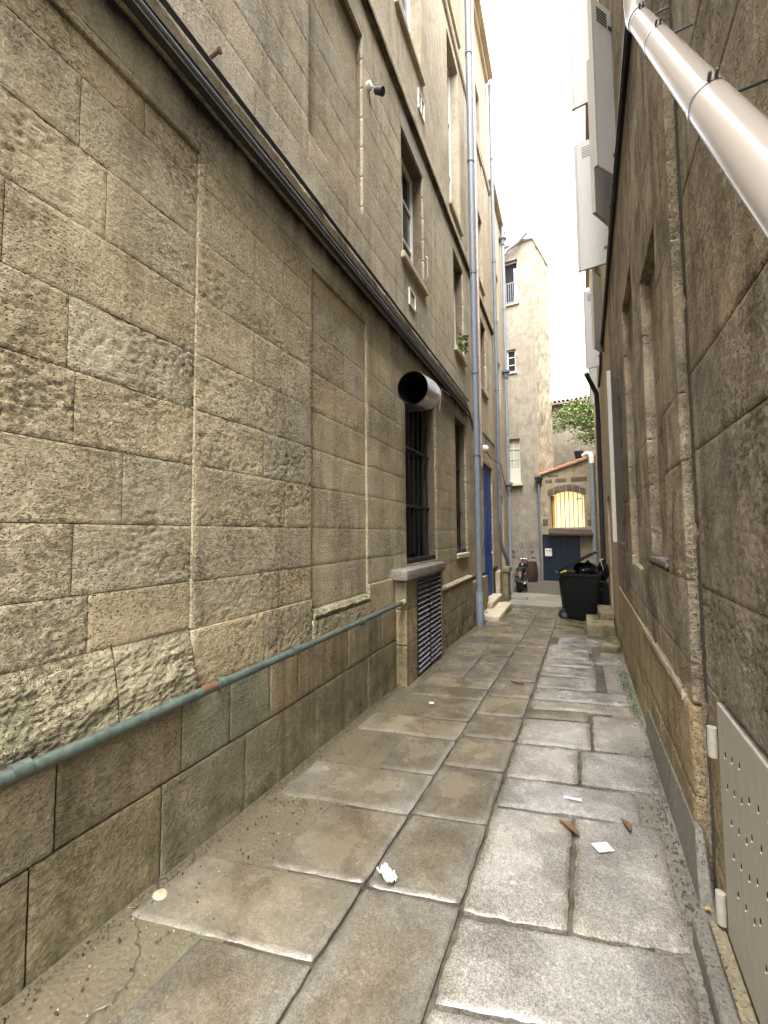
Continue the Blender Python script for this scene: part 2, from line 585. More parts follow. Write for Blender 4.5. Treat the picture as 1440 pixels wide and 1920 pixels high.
paint('plant_pot', (0.022, 0.026, 0.025), 0.5, 0.3)
paint('wood_old', (0.12, 0.075, 0.05), 0.8, 0.2, 0.3)
paint('slate', (0.05, 0.036, 0.030), 0.8, 0.2, 0.4)
paint('dark_room', (0.02, 0.02, 0.024), 0.8, 0.1)
paint('glass_dark', (0.02, 0.022, 0.028), 0.06, 0.6, 0.1, bumpd=0.0003)
paint('curtain', (0.38, 0.37, 0.30), 0.8, 0.2, 0.1, 0, 0.4, (0.22, 0.22, 0.17))
paint('lattice', (0.55, 0.53, 0.45), 0.6, 0.3)
paint('reveal_ochre', (0.55, 0.34, 0.12), 0.7, 0.2)
paint('louver_slat', (0.24, 0.235, 0.27), 0.32, 0.5, 0.1, 0.35)
paint('louver_frame', (0.022, 0.022, 0.026), 0.4, 0.5, 0.1, 0.3)
paint('seed_brown', (0.13, 0.075, 0.04), 0.6, 0.3, 0.3, sc=60)
paint('paper', (0.5, 0.5, 0.52), 0.7, 0.2, 0.04)
paint('crumb', (0.50, 0.38, 0.13), 0.8, 0.2, 0.2)
paint('gum', (0.33, 0.28, 0.18), 0.7, 0.3, 0.05)
paint('graffiti_ink', (0.12, 0.085, 0.085), 0.7, 0.2)
paint('bark', (0.10, 0.08, 0.055), 0.9, 0.2, 0.3)
m = N('leaf', 0.5, 0.3)
r = m.noise(2.5, 3)
m.color(m.mix(r, (0.11, 0.17, 0.045), (0.24, 0.30, 0.10)))
m.b.inputs['Transmission Weight'].default_value = 0.0
try:
    m.b.inputs['Subsurface Weight'].default_value = 0.0
except Exception:
    pass
m = N('weed', 0.5, 0.3)
m.color(m.mix(m.noise(14, 3), (0.05, 0.11, 0.02), (0.11, 0.18, 0.045)))
m = N('lit_pane', 0.5, 0.3)
m.color((0.8, 0.62, 0.35))
yy = m.noise(1.2, 3)
m.l(m.mix(m.ramp(yy, [(0.3, 0), (0.7, 1)]), (1.0, 0.70, 0.34), (1.0, 0.80, 0.46)), m.b.inputs['Emission Color'])
m.b.inputs['Emission Strength'].default_value = 0.15
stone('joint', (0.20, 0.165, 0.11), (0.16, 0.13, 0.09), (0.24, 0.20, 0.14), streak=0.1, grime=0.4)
#PART2
# ------------------------------------------------------------------ stone walls: helpers
def wall_sheet(mb, xf, U0, U1, Z0, Z1, v, ops=(), thick=None):
    us = sorted({U0, U1} | {k for o in ops for k in (o[0], o[1]) if U0 < k < U1})
    zs = sorted({Z0, Z1} | {k for o in ops for k in (o[2], o[3]) if Z0 < k < Z1})
    for i in range(len(us) - 1):
        for j in range(len(zs) - 1):
            cu, cz = (us[i] + us[i + 1]) / 2, (zs[j] + zs[j + 1]) / 2
            if any(o[0] < cu < o[1] and o[2] < cz < o[3] for o in ops):
                continue
            mb.quad(xf(us[i], v, zs[j]), xf(us[i + 1], v, zs[j]), xf(us[i + 1], v, zs[j + 1]), xf(us[i], v, zs[j + 1]))
    for o in ops:
        a, b, c, d, dep = o[:5]
        w = v - dep
        for (p, q, r, s) in (((a, c), (b, c), (b, c), (a, c)), ((a, d), (b, d), (b, d), (a, d)), ((a, c), (a, d), (a, d), (a, c)), ((b, c), (b, d), (b, d), (b, c))):
            mb.quad(xf(p[0], v, p[1]), xf(q[0], v, q[1]), xf(r[0], w, r[1]), xf(s[0], w, s[1]))
        mb.quad(xf(a, w, c), xf(b, w, c), xf(b, w, d), xf(a, w, d))
    if thick:
        w = v - thick
        for (p, q) in (((U0, Z0), (U0, Z1)), ((U1, Z0), (U1, Z1)), ((U0, Z1), (U1, Z1))):
            mb.quad(xf(p[0], v, p[1]), xf(q[0], v, q[1]), xf(q[0], w, q[1]), xf(p[0], w, p[1]))
        mb.quad(xf(U0, w, Z0), xf(U1, w, Z0), xf(U1, w, Z1), xf(U0, w, Z1))


def grid_mesh(name, P, skirt, outward):
    """P: (nz, nu, 3) points of a relief; skirt: same border pushed back; one open-backed piece"""
    nz, nu, _ = P.shape
    idx = np.arange(nz * nu).reshape(nz, nu)
    q = np.stack([idx[:-1, :-1], idx[:-1, 1:], idx[1:, 1:], idx[1:, :-1]], -1).reshape(-1, 4)
    n0 = np.cross(P[0, 1] - P[0, 0], P[1, 0] - P[0, 0])
    flip = np.dot(n0, outward) < 0
    ring = np.concatenate([idx[0, :], idx[1:, -1], idx[-1, -2::-1], idx[-2:0:-1, 0]])
    sk = np.concatenate([P.reshape(-1, 3)[ring], skirt.reshape(-1, 3)[ring]])
    m = len(ring)
    t_ = np.arange(m) + nz * nu
    b = t_ + m
    r2, b2 = np.roll(t_, -1), np.roll(b, -1)
    s = np.stack([t_, b, b2, r2], -1)
    F = np.concatenate([q, s])
    if flip:
        F = F[:, ::-1]
    V = np.concatenate([P.reshape(-1, 3), sk])
    o3 = np.array([(V[:, 0].min() + V[:, 0].max()) / 2, (V[:, 1].min() + V[:, 1].max()) / 2, V[:, 2].min()])
    me = bpy.data.meshes.new(name)
    me.vertices.add(len(V))
    me.vertices.foreach_set('co', (V - o3).ravel())
    me.loops.add(F.size)
    me.loops.foreach_set('vertex_index', F.ravel().astype(np.int32))
    me.polygons.add(len(F))
    me.polygons.foreach_set('loop_start', np.arange(0, F.size, 4, dtype=np.int32))
    me.update(calc_edges=True)
    return me, o3


def xfa(xf, u, v, z):
    x, y, zz = xf(u, v, z)
    return np.stack(np.broadcast_arrays(x, y, zz), -1)


def block(xf, parent, mat, u0, u1, z0, z1, v, rough=0.4, tint=None, res=None, gap=0.0016, depth=0.045, er=0.006, name="stone_block", seed=None, ecut=0.0022):
    u0 += gap; u1 -= gap; z0 += gap; z1 -= gap
    c = Vector(xf((u0 + u1) / 2, v, (z0 + z1) / 2)) - EYE
    if res is None:
        res = min(0.07, max(0.0085, c.length * 0.0046))
    nu = max(3, int((u1 - u0) / res)) + 1
    nz = max(3, int((z1 - z0) / res)) + 1
    u = np.linspace(u0, u1, nu)[None, :]
    z = np.linspace(z0, z1, nz)[:, None]
    u, z = np.broadcast_arrays(u, z)
    sd = seed if seed is not None else random.uniform(0, 50)
    e = np.minimum(np.minimum(u - u0, u1 - u), np.minimum(z - z0, z1 - z))
    n1 = fbm(u, z, sd, 6, 3)
    msk = np.clip((fbm(u, z * 1.6, sd + 9, 3.2, 3) - 0.40) * 5, 0, 1)
    p = fbm(u, z * 2.2, sd + 3, 44, 3, 0.7)
    p2 = fbm(u, z, sd + 5, 85, 2, 0.6)
    d = 0.006 * (n1 - 0.5) - rough * msk * (0.024 * np.clip(0.50 - p, 0, 0.3) + 0.012 * np.clip(0.5 - p2, 0, 1)) - rough * 0.006 * (p2 - 0.5)
    chip = np.clip(1 - e / (er * (0.6 + 1.0 * n1)), 0, 1)
    d = d - ecut * chip ** 1.5
    P = xfa(xf, u, v + d, z)
    K = xfa(xf, u, np.full_like(u, v - depth), z)
    out = np.array(xf(0, 1, 0)) - np.array(xf(0, 0, 0))
    me, o3 = grid_mesh(name, P, K, out)
    return link(name, me, mat, parent, o3, True, tint)


def tintv(s=0.06, base=1.0):
    k = base * (1 + random.uniform(-s, s))
    w = random.uniform(-0.035, 0.035)
    return (k * (1 + w), k, k * (1 - 1.6 * w))


def courses(xf, parent, mat, U0, U1, zs, v, ops=(), roughf=lambda u, z: random.choice((0.15, 0.4, 0.9)), lens=(0.38, 0.92), cuts=(), tint=tintv, **kw):
    for j in range(len(zs) - 1):
        z0, z1 = zs[j], zs[j + 1]
        act = [o for o in ops if o[2] < z1 - 0.01 and o[3] > z0 + 0.01]
        edges = sorted({U0, U1} | {k for o in act for k in o[:2] if U0 < k < U1} | {k for k in cuts if U0 < k < U1})
        for i in range(len(edges) - 1):
            a, b = edges[i], edges[i + 1]
            cu = (a + b) / 2
            segs = [(z0, z1)]
            for o in act:
                if o[0] < cu < o[1]:
                    new = []
                    for (p, q) in segs:
                        if o[2] > p + 0.03:
                            new.append((p, min(q, o[2])))
                        if o[3] < q - 0.03:
                            new.append((max(p, o[3]), q))
                        if o[2] <= p + 0.03 and o[3] >= q - 0.03:
                            pass
                    segs = [s for s in new if s[1] - s[0] > 0.03]
            for (p, q) in segs:
                x = a
                while b - x > 0.01:
                    L = random.uniform(*lens)
                    if b - x - L < lens[0] * 0.7:
                        L = b - x
                        if L > lens[1] * 1.25:
                            L *= 0.5
                    block(xf, parent, mat, x, x + L, p, q, v, rough=roughf(x + L / 2, (p + q) / 2), tint=tint(), **kw)
                    x += L


def ledge(xf, parent, mat, u0, u1, z0, z1, v0, v1, amp=0.008, name='cornice', res=0.04, prof=None):
    """a moulded strip: profile of (v, z) pairs swept along u with worn edges"""
    prof = prof or [(v0, z0), (v1 - 0.02, z0 + 0.01), (v1, z0 + 0.05), (v1, z1 - 0.03), (v1 - 0.02, z1), (v0, z1 + 0.02)]
    pv, pz = [], []
    for i in range(len(prof) - 1):
        k = 3
        for t in range(k):
            pv.append(prof[i][0] + (prof[i + 1][0] - prof[i][0]) * t / k)
            pz.append(prof[i][1] + (prof[i + 1][1] - prof[i][1]) * t / k)
    pv.append(prof[-1][0]); pz.append(prof[-1][1])
    pv, pz = np.array(pv), np.array(pz)
    nu = max(4, int((u1 - u0) / res)) + 1
    u = np.linspace(u0, u1, nu)[None, :] + 0 * pv[:, None]
    sd = random.uniform(0, 50)
    n = fbm(u, pz[:, None] * 2, sd, 7, 4) - 0.5
    n2 = fbm(u, pz[:, None] * 2, sd + 8, 30, 3) - 0.5
    keep = np.ones(len(pv)); keep[0] = keep[-1] = 0
    vv = pv[:, None] + (amp * n + amp * 0.8 * n2) * keep[:, None]
    zz = pz[:, None] + amp * 0.6 * (fbm(u, pz[:, None], sd + 4, 9, 3) - 0.5) * keep[:, None] * 2
    P = xfa(xf, u, vv, zz)
    K = xfa(xf, u, np.full_like(vv, min(v0, v1) - 0.02), zz)
    out = np.array(xf(0, 1, 0)) - np.array(xf(0, 0, 0))
    me, o3 = grid_mesh(name, P, K, out + np.array([0, 0, -0.3]))
    return link(name, me, mat, parent, o3, True)


# ------------------------------------------------------------------ the ground
mb = MB()
mb.quad((-60, -40, gz(-40) - 0.05), (60, -40, gz(-40) - 0.05), (60, 11.2, gz(11.2) - 0.05), (-60, 11.2, gz(11.2) - 0.05))
mb.quad((-60, 11.2, gz(11.2) - 0.05), (60, 11.2, gz(11.2) - 0.05), (60, 90, gz(17) - 0.05), (-60, 90, gz(17) - 0.05))
g = mb.build('ground', 'mortar')
struct(g)
if g.data.polygons[0].normal.z < 0:
    g.data.flip_normals()


def ground_sheet(name, mat, x0, x1, y0, y1, h, res=0.05, amp=0.008, parent=None):
    nx, ny = int((x1 - x0) / res) + 2, int((y1 - y0) / res) + 2
    x = np.linspace(x0, x1, nx)[None, :]
    y = np.linspace(y0, y1, ny)[:, None]
    x, y = np.broadcast_arrays(x, y)
    z = -SL * y + h + amp * (fbm(x, y, 3.3, 3.5, 4) - 0.5)
    P = np.stack([x, y, z], -1)
    K = P.copy(); K[..., 2] -= 0.12
    me, o3 = grid_mesh(name, P, K, np.array([0, 0, 1.0]))
    return link(name, me, mat, parent, o3, True)


struct(ground_sheet('concrete_strip', 'apron', -1.80, -1.26, -1.5, 8.9, -0.004, 0.04))
struct(ground_sheet('cement_gutter', 'cement', 0.20, 0.60, -1.5, 7.3, -0.008, 0.03, 0.022))
struct(ground_sheet('courtyard_ground', 'court', -9.0, 2.0, 10.55, 22.0, 0.006, 0.15, 0.012))
pav = struct(ground_sheet('pavement', 'mortar', -1.35, 0.42, -1.5, 10.6, -0.022, 0.05, 0.016))


def slab(c, mat, h=0.0, tint=None, round_=0.010, uneven=0.004, gap=0.004, chip=0.010, name='paving_slab'):
    c = np.array(c, float)
    cen = c.mean(0)
    d = math.hypot(cen[0], cen[1])
    res = min(0.06, max(0.014, d * 0.007))
    wu = np.linalg.norm(c[1] - c[0]); wv = np.linalg.norm(c[3] - c[0])
    nu, nv = max(4, int(wu / res)) + 1, max(4, int(wv / res)) + 1
    s = np.linspace(0, 1, nu)[None, :]; t = np.linspace(0, 1, nv)[:, None]
    # slightly worn corners
    sd = random.uniform(0, 90)
    s, t = np.broadcast_arrays(s, t)
    X = (1 - s) * (1 - t) * c[0, 0] + s * (1 - t) * c[1, 0] + s * t * c[2, 0] + (1 - s) * t * c[3, 0]
    Y = (1 - s) * (1 - t) * c[0, 1] + s * (1 - t) * c[1, 1] + s * t * c[2, 1] + (1 - s) * t * c[3, 1]
    e = np.minimum(np.minimum(s, 1 - s) * wu, np.minimum(t, 1 - t) * wv)
    es, et = np.minimum(s, 1 - s) * wu, np.minimum(t, 1 - t) * wv
    corner = np.clip(1 - (es + et) / 0.06, 0, 1)
    kx, ky = (cen[0] - X), (cen[1] - Y)
    ln = np.sqrt(kx ** 2 + ky ** 2) + 1e-6
    wob = np.clip(1 - e / 0.05, 0, 1)
    sh = gap + wob * chip * (fbm(X, Y, sd, 14, 4, 0.7) - 0.4) + corner * 0.008
    X = X + kx / ln * sh * np.clip(1 - e / 0.08, 0, 1)
    Y = Y + ky / ln * sh * np.clip(1 - e / 0.08, 0, 1)
    tx, ty = random.uniform(-0.008, 0.008), random.uniform(-0.008, 0.008)
    Z = -SL * Y + h + tx * (X - cen[0]) + ty * (Y - cen[1]) + uneven * 2 * (fbm(X, Y, sd + 2, 5, 3) - 0.5) + 0.0025 * (fbm(X, Y, sd + 7, 30, 3) - 0.5)
    Z = Z - 0.008 * np.clip(1 - e / (round_ * (0.7 + fbm(X, Y, sd + 5, 8, 2))), 0, 1) ** 2
    P = np.stack([X, Y, Z], -1)
    K = P.copy(); K[..., 2] -= 0.05
    me, o3 = grid_mesh(name, P, K, np.array([0, 0, 1.0]))
    return link(name, me, mat, pav, o3, True, tint)


SK = 0.24


def row(x0, x1, ya, yb, mat, h=0.002, tint=None, sk=SK, xref=-0.9, **kw):
    f = lambda x, y: (x, y + sk * (x - xref))
    return slab([f(x0, ya), f(x1, ya), f(x1, yb), f(x0, yb)], mat, h, tint or tintv(0.12), **kw)


BR, TN, GR = 'slab_brown', 'slab_tan', 'slab_granite'
# left column, against the concrete strip
for (xa, ya, yb, mt) in [(-1.36, 0.35, 0.78, BR), (-1.36, 0.78, 1.23, BR), (-1.70, 1.23, 1.60, TN), (-1.36, 1.60, 2.11, BR), (-1.70, 2.11, 2.54, BR),
                         (-1.29, 2.54, 3.06, BR), (-1.70, 3.06, 3.42, TN), (-1.32, 3.42, 3.93, BR), (-1.64, 3.93, 4.26, BR), (-1.60, 4.26, 4.56, TN)]:
    row(xa, -0.905, ya, yb, mt, uneven=0.003, round_=0.008, gap=0.004)
row(-1.36, -0.905, -0.4, 0.35, BR)
row(-1.62, -1.25, 4.56, 5.55, BR); row(-1.245, -0.905, 4.56, 5.59, BR)
ys = [5.59, 5.98, 6.44, 6.86, 7.18, 7.55, 7.95, 8.30, 8.75, 9.2, 9.75, 10.3]
for k in range(len(ys) - 1):
    if k % 2 == 0 and k < 7:
        row(-1.72, -1.28, ys[k], ys[k + 1], BR); row(-1.275, -0.905, ys[k] + 0.04, ys[k + 1] + 0.04, BR)
    else:
        row(-1.72 if k < 6 else -1.5, -0.905, ys[k], ys[k + 1], BR if k % 3 else TN)
# middle column
ys = [-0.3, 0.55, 1.60, 2.13, 2.68, 3.15, 3.61, 4.09, 4.62, 5.35, 5.78, 6.23, 6.64, 7.23, 7.6, 8.05, 8.5, 9.0, 9.5, 10.2]
for k in range(len(ys) - 1):
    row(-0.897, -0.497, ys[k], ys[k + 1], BR, round_=0.010, gap=0.004)
# right column: worn granite
for (xa, xb, ya, yb, mt) in [(-0.49, 0.30, 0.62, 1.30, GR), (-0.49, 0.30, 1.305, 1.655, GR), (-0.49, -0.088, 1.665, 2.395, GR), (-0.08, 0.33, 1.66, 2.41, GR),
                             (-0.49, 0.26, 2.41, 2.725, GR), (-0.49, -0.058, 2.735, 3.215, GR), (-0.052, 0.41, 2.735, 3.215, GR), (-0.49, 0.025, 3.225, 3.715, GR),
                             (0.035, 0.43, 3.225, 3.90, GR), (-0.47, 0.02, 3.73, 3.93, TN), (-0.47, 0.38, 3.95, 4.18, GR), (-0.475, 0.42, 4.19, 4.55, GR),
                             (-0.48, 0.11, 4.555, 4.97, GR), (-0.48, 0.12, 4.975, 5.40, GR), (-0.48, 0.11, 5.405, 5.80, GR), (-0.48, 0.06, 5.805, 6.22, GR),
                             (0.11, 0.44, 5.62, 6.06, GR), (-0.48, 0.10, 6.23, 6.60, GR), (-0.37, 0.26, 6.62, 7.11, GR), (-0.49, 0.05, 7.13, 7.5, TN),
                             (-0.49, 0.42, 7.9, 8.3, TN), (-0.49, 0.42, 8.32, 8.8, TN), (-0.49, 0.42, 8.82, 9.4, TN), (-0.49, 0.42, 9.42, 10.2, TN), (-0.49, 0.02, 7.52, 7.88, TN),
                             (-0.49, 0.30, -0.3, 0.60, GR)]:
    row(xa, xb, ya, yb, mt, h=0.004, sk=0.26, xref=-0.49, round_=0.018, uneven=0.009, gap=0.005, chip=0.03)

# ------------------------------------------------------------------ left building
LB = thing('stone_building', 'tall tan limestone building with blind panels and barred windows beside the green handrail', 'building', LW(4, -0.3, 0))
NI1 = (-0.15, 1.43, 1.02, 3.58, 0.026)
NI2 = (2.45, 3.37, 0.93, 3.58, 0.026)
W1 = (4.37, 5.58, 1.13, 3.38, 0.27)
W2 = (6.72, 7.48, 1.15, 3.57, 0.27)
DO = (9.15, 10.35, -0.25, 3.15, 0.10)
UN = (2.40, 3.31, 4.65, 6.56, 0.08)
U1_ = (4.33, 5.15, 4.95, 6.61, 0.26)
U2_ = (6.80, 7.52, 4.85, 6.68, 0.26)
U3_ = (9.00, 9.85, 4.90, 6.60, 0.22)
T1 = (4.20, 5.15, 8.12, 10.75, 0.26)
T2 = (6.60, 7.40, 7.42, 10.75, 0.26)
T3 = (8.95, 9.70, 7.5, 9.3, 0.22)
V1 = (6.70, 7.50, 11.5, 13.3, 0.26)
V2 = (8.9, 9.7, 10.9, 12.6, 0.22)
low = [NI1, NI2, W1, W2, DO]
mid_ = [UN, U1_, U2_, U3_]
mb = MB()
wall_sheet(mb, LW, -1.3, 10.9, -0.6, 7.0, -0.032, [(o[0], o[1], o[2], o[3], o[4]) for o in low + mid_])
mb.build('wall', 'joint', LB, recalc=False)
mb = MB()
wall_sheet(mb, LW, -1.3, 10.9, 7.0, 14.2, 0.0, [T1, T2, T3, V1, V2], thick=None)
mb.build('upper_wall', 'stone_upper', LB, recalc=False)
mb = MB()
mb.box(-1.3, 10.9, -5.0, -0.6, -0.6, 14.2, LW)
mb.build('building_core', 'stone_upper', LB)


def lrough(u, z):
    if z > 3.3:
        return random.choice((0.1, 0.2, 0.35))
    if u < 1.5:
        return random.choice((0.12, 0.6, 1.0)) if z > 2.4 else random.choice((0.2, 0.8, 1.1))
    if u < 2.5:
        return random.choice((0.2, 0.5, 1.1)) if z > 1.4 else 1.1
    if u < 3.6:
        return random.choice((0.1, 0.3, 0.7))
    return random.choice((0.1, 0.2, 0.4))


ZL = [1.02, 1.265, 1.55, 1.865, 2.16, 2.46, 2.77, 3.09, 3.40, 3.62, 3.86]
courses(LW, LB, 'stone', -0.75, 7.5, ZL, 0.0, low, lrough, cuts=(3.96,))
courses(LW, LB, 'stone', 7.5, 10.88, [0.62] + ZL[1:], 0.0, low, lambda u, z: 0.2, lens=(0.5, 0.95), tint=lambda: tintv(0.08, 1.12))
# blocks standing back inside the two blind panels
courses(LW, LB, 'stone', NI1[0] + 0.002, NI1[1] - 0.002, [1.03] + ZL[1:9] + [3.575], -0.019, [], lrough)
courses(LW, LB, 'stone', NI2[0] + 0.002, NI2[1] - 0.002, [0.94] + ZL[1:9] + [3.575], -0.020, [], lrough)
for (o, d) in ((NI1, 0.022), (NI2, 0.023)):      # jamb stones and lintel soffit of the panels
    mb = MB()
    for uu, s in ((o[0], -1), (o[1], 1)):
        a, b = sorted((uu - 0.004 * s, uu + 0.004 * s))
        mb.box(a, b, -d, -0.004, o[2] + 0.01, o[3], LW)
    mb.box(o[0], o[1], -d, -0.004, o[3] - 0.004, o[3] + 0.004, LW)
    mb.build('panel_jamb', 'stone', LB)
# the course between the plinth and the panels: deeply weathered stone
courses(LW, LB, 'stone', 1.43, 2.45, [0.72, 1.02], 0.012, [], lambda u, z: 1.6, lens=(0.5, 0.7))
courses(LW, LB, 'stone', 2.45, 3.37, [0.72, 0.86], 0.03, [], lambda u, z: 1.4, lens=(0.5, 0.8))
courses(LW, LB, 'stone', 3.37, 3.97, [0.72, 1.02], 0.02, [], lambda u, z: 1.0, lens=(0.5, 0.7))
ledge(LW, LB, 'stone_ledge', 2.47, 3.36, 0.85, 0.93, -0.07, 0.035, 0.014, 'panel_sill', 0.015)
# eroded ledge under the first panel
for (a, b) in ((-0.75, -0.1), (-0.1, 0.55), (0.55, 1.05), (1.05, 1.425)):
    nu, nz_ = int((b - a) / 0.008), 52
    u = np.linspace(a + 0.004, b - 0.004, nu)[None, :]
    t = np.linspace(0, 1, nz_)[:, None]
    u, t = np.broadcast_arrays(u, t)
    z = 0.70 + 0.33 * t
    vv = 0.050 - 0.012 * t - 0.060 * np.clip((t - 0.2) / 0.8, 0, 1) ** 1.2
    wgt = np.clip(t / 0.1, 0, 1) * np.clip((1 - t) / 0.12, 0.25, 1)
    vv = vv + wgt * (0.022 * (fbm(u, z * 1.8, 4.2, 10, 3, 0.55) - 0.5) + 0.014 * (fbm(u, z * 2.0, 8.8, 60, 2, 0.7) - 0.52))
    me, o3 = grid_mesh('weathered_ledge', xfa(LW, u, vv, z), xfa(LW, u, np.full_like(u, -0.06) + 0 * t, z), np.array([1.0, 0, 0]))
    link('weathered_ledge', me, 'stone_ledge', LB, o3, True)
# plinth below the handrail, two courses, joints read off the wall
G1 = (0.30, 0.42, 0.40)
for (us, z0, z1) in (([-0.8, -0.1, 0.40, 0.84, 1.36, 1.66, 1.98, 2.25, 2.58, 2.95, 3.30, 3.62, 3.97], 0.365, 0.715), ([-0.8, -0.3, 0.25, 0.77, 1.26, 1.77, 2.47, 2.95, 3.30, 3.97], -0.16, 0.36)):
    for k in range(len(us) - 1):
        tn = tintv(0.08)
        if z0 > 0.3 and us[k] in (1.36, 1.66):
            tn = (0.86, 1.0, 1.07)          # greenish washed blocks
        block(LW, LB, 'stone_plinth', us[k], us[k + 1], z0, z1, 0.03 + random.uniform(-0.004, 0.004), 0.25 if z0 > 0.3 else 0.45, tn, gap=0.0035, depth=0.06)
# plinth beyond the louvre
for (us, z0, z1) in (([5.30, 6.1, 6.9, 7.5], 0.30, 0.66), ([5.30, 5.9, 6.6, 7.5], 0.0, 0.30), ([5.30, 6.3, 7.5], -0.34, 0.0)):
    for k in range(len(us) - 1):
        block(LW, LB, 'stone_plinth', us[k], us[k + 1], z0, z1, 0.09, 0.3, tintv(0.1, 1.1), gap=0.003, depth=0.12)
ledge(LW, LB, 'stone', 5.30, 7.5, 0.66, 0.70, -0.02, 0.10, 0.006, 'plinth_cap', 0.05)
courses(LW, LB, 'stone', 5.30, 7.5, [0.72, 1.02], 0.0, [], lambda u, z: 0.4)
block(LW, LB, 'stone_plinth', 7.62, 9.12, -0.36, 0.55, 0.07, 0.3, tintv(0.1, 1.2), depth=0.1)
# masonry surround of the louvred hatch, with its cap stone
for (a, b, z0, z1) in ((3.97, 4.30, 0.68, 1.0), (3.97, 4.30, 0.30, 0.68), (3.97, 4.30, -0.2, 0.30)):
    block(LW, LB, 'stone_plinth', a, b, z0, z1, 0.15, 0.4, tintv(0.08, 1.15), depth=0.2)
mb = MB(); mb.box(4.30, 5.26, 0.02, 0.10, -0.2, 0.99, LW); mb.build('hatch_lining', 'dark_room', LB)
mb = MB(); mb.box(5.24, 5.31, 0.0, 0.15, -0.2, 0.99, LW); mb.build('hatch_jamb', 'stone_plinth', LB, bevel=0.006)
mb = MB(); mb.box(3.89, 5.33, -0.02, 0.195, 0.995, 1.11, LW); mb.build('cap_stone', 'cement', LB, bevel=0.025, seg=3, smooth='auto')
# second storey courses
Z2 = [4.12 + 0.312 * k for k in range(10)]
Z2[-1] = 6.93
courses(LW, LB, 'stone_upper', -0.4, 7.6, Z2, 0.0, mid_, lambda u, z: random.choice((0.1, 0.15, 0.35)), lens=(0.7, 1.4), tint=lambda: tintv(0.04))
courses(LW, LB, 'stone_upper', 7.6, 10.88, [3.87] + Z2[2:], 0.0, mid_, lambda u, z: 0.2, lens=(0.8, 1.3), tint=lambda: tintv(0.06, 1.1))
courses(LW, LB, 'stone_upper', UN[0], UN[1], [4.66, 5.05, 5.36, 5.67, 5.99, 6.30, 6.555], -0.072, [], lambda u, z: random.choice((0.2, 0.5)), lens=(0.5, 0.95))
# bands
ledge(LW, LB, 'stone_upper', -0.8, 7.6, 3.875, 4.09, -0.02, 0.06, 0.010, 'cornice', 0.03)
ledge(LW, LB, 'stone_upper', -0.4, 10.88, 6.93, 7.12, -0.02, 0.05, 0.010, 'string_course', 0.04)
ledge(LW, LB, 'stone_upper', 5.6, 10.88, 10.95, 11.12, -0.02, 0.05, 0.01, 'string_course', 0.06)
# roof edge
mb = MB()
mb.box(-1.3, 10.78, -5.0, 0.08, 14.2, 14.34, LW)
mb.box(-1.3, 10.85, -5.0, 0.20, 14.345, 14.43, LW)
mb.build('eaves', 'stone_upper', LB, bevel=0.015)


def window(o, xf, parent, cols=2, rows=3, frame='white_paint', v=-0.18, fw=0.05, pane='glass_dark', name='window'):
    a, b, c, d = o[:4]
    mb = MB()
    mb.box(a, a + fw, v - 0.03, v + 0.02, c, d, xf); mb.box(b - fw, b, v - 0.03, v + 0.02, c, d, xf)
    mb.box(a + fw, b - fw, v - 0.03, v + 0.02, c, c + fw, xf); mb.box(a + fw, b - fw, v - 0.03, v + 0.02, d - fw, d, xf)
    for k in range(1, cols):
        uu = a + (b - a) * k / cols
        mb.box(uu - fw * 0.45, uu + fw * 0.45, v - 0.028, v + 0.018, c + fw, d - fw, xf)
    f = mb.build(name, frame, parent)
    mb = MB()
    for k in range(1, rows):
        zz = c + (d - c) * k / rows
        mb.box(a + fw, b - fw, v - 0.026, v + 0.012, zz - 0.013, zz + 0.013, xf)
    if rows > 1:
        mb.build('glazing_bar', frame, f)
    for i in range(cols):
        for j in range(rows):
            mb = MB()
            ua, ub = a + fw + (b - a - 2 * fw) * i / cols, a + fw + (b - a - 2 * fw) * (i + 1) / cols
            za, zb = c + fw + (d - c - 2 * fw) * j / rows, c + fw + (d - c - 2 * fw) * (j + 1) / rows
            mb.box(ua, ub, v - 0.02, v - 0.012, za, zb, xf)
            mb.build('pane', pane, f)
    return f


for o in (U1_, U2_, U3_, T1, T2, T3, V1, V2):
    window(o, LW, LB)
    mb = MB(); mb.box(o[0] - 0.04, o[1] + 0.04, -0.2, 0.05, o[2] - 0.09, o[2] - 0.003, LW); mb.build('window_sill', 'stone_pale', LB, bevel=0.01)

# barred ground-floor windows
def barred(o, nb, zs):
    a, b, c, d = o[:4]
    w = window((a, b, c, d), LW, LB, 2, 3, 'bar_black', v=-0.24, name='barred_window')
    for k in range(nb):
        uu = a + 0.07 + (b - a - 0.14) * k / (nb - 1)
        mb = MB(); mb.tube([LW(uu, -0.13, c - 0.02), LW(uu, -0.13, d)], 0.013, 8); mb.build('bar', 'bar_black', w, smooth='auto')
    for zz in zs:
        mb = MB(); mb.box(a, b, -0.15, -0.11, zz - 0.016, zz + 0.016, LW); mb.build('cross_bar', 'bar_black', w, bevel=0.004)
    mb = MB(); mb.box(a + 0.02, b - 0.02, -0.2, -0.02, c + 0.003, c + 0.06, LW); mb.build('bottom_rail', 'bar_black', w, bevel=0.006)


barred(W1, 7, (1.86, 2.62))
barred(W2, 5, (1.90, 2.70))
mb = MB(); mb.box(6.66, 7.50, -0.1, 0.04, 1.06, 1.147, LW); mb.build('window_sill', 'stone_pale', LB, bevel=0.012)

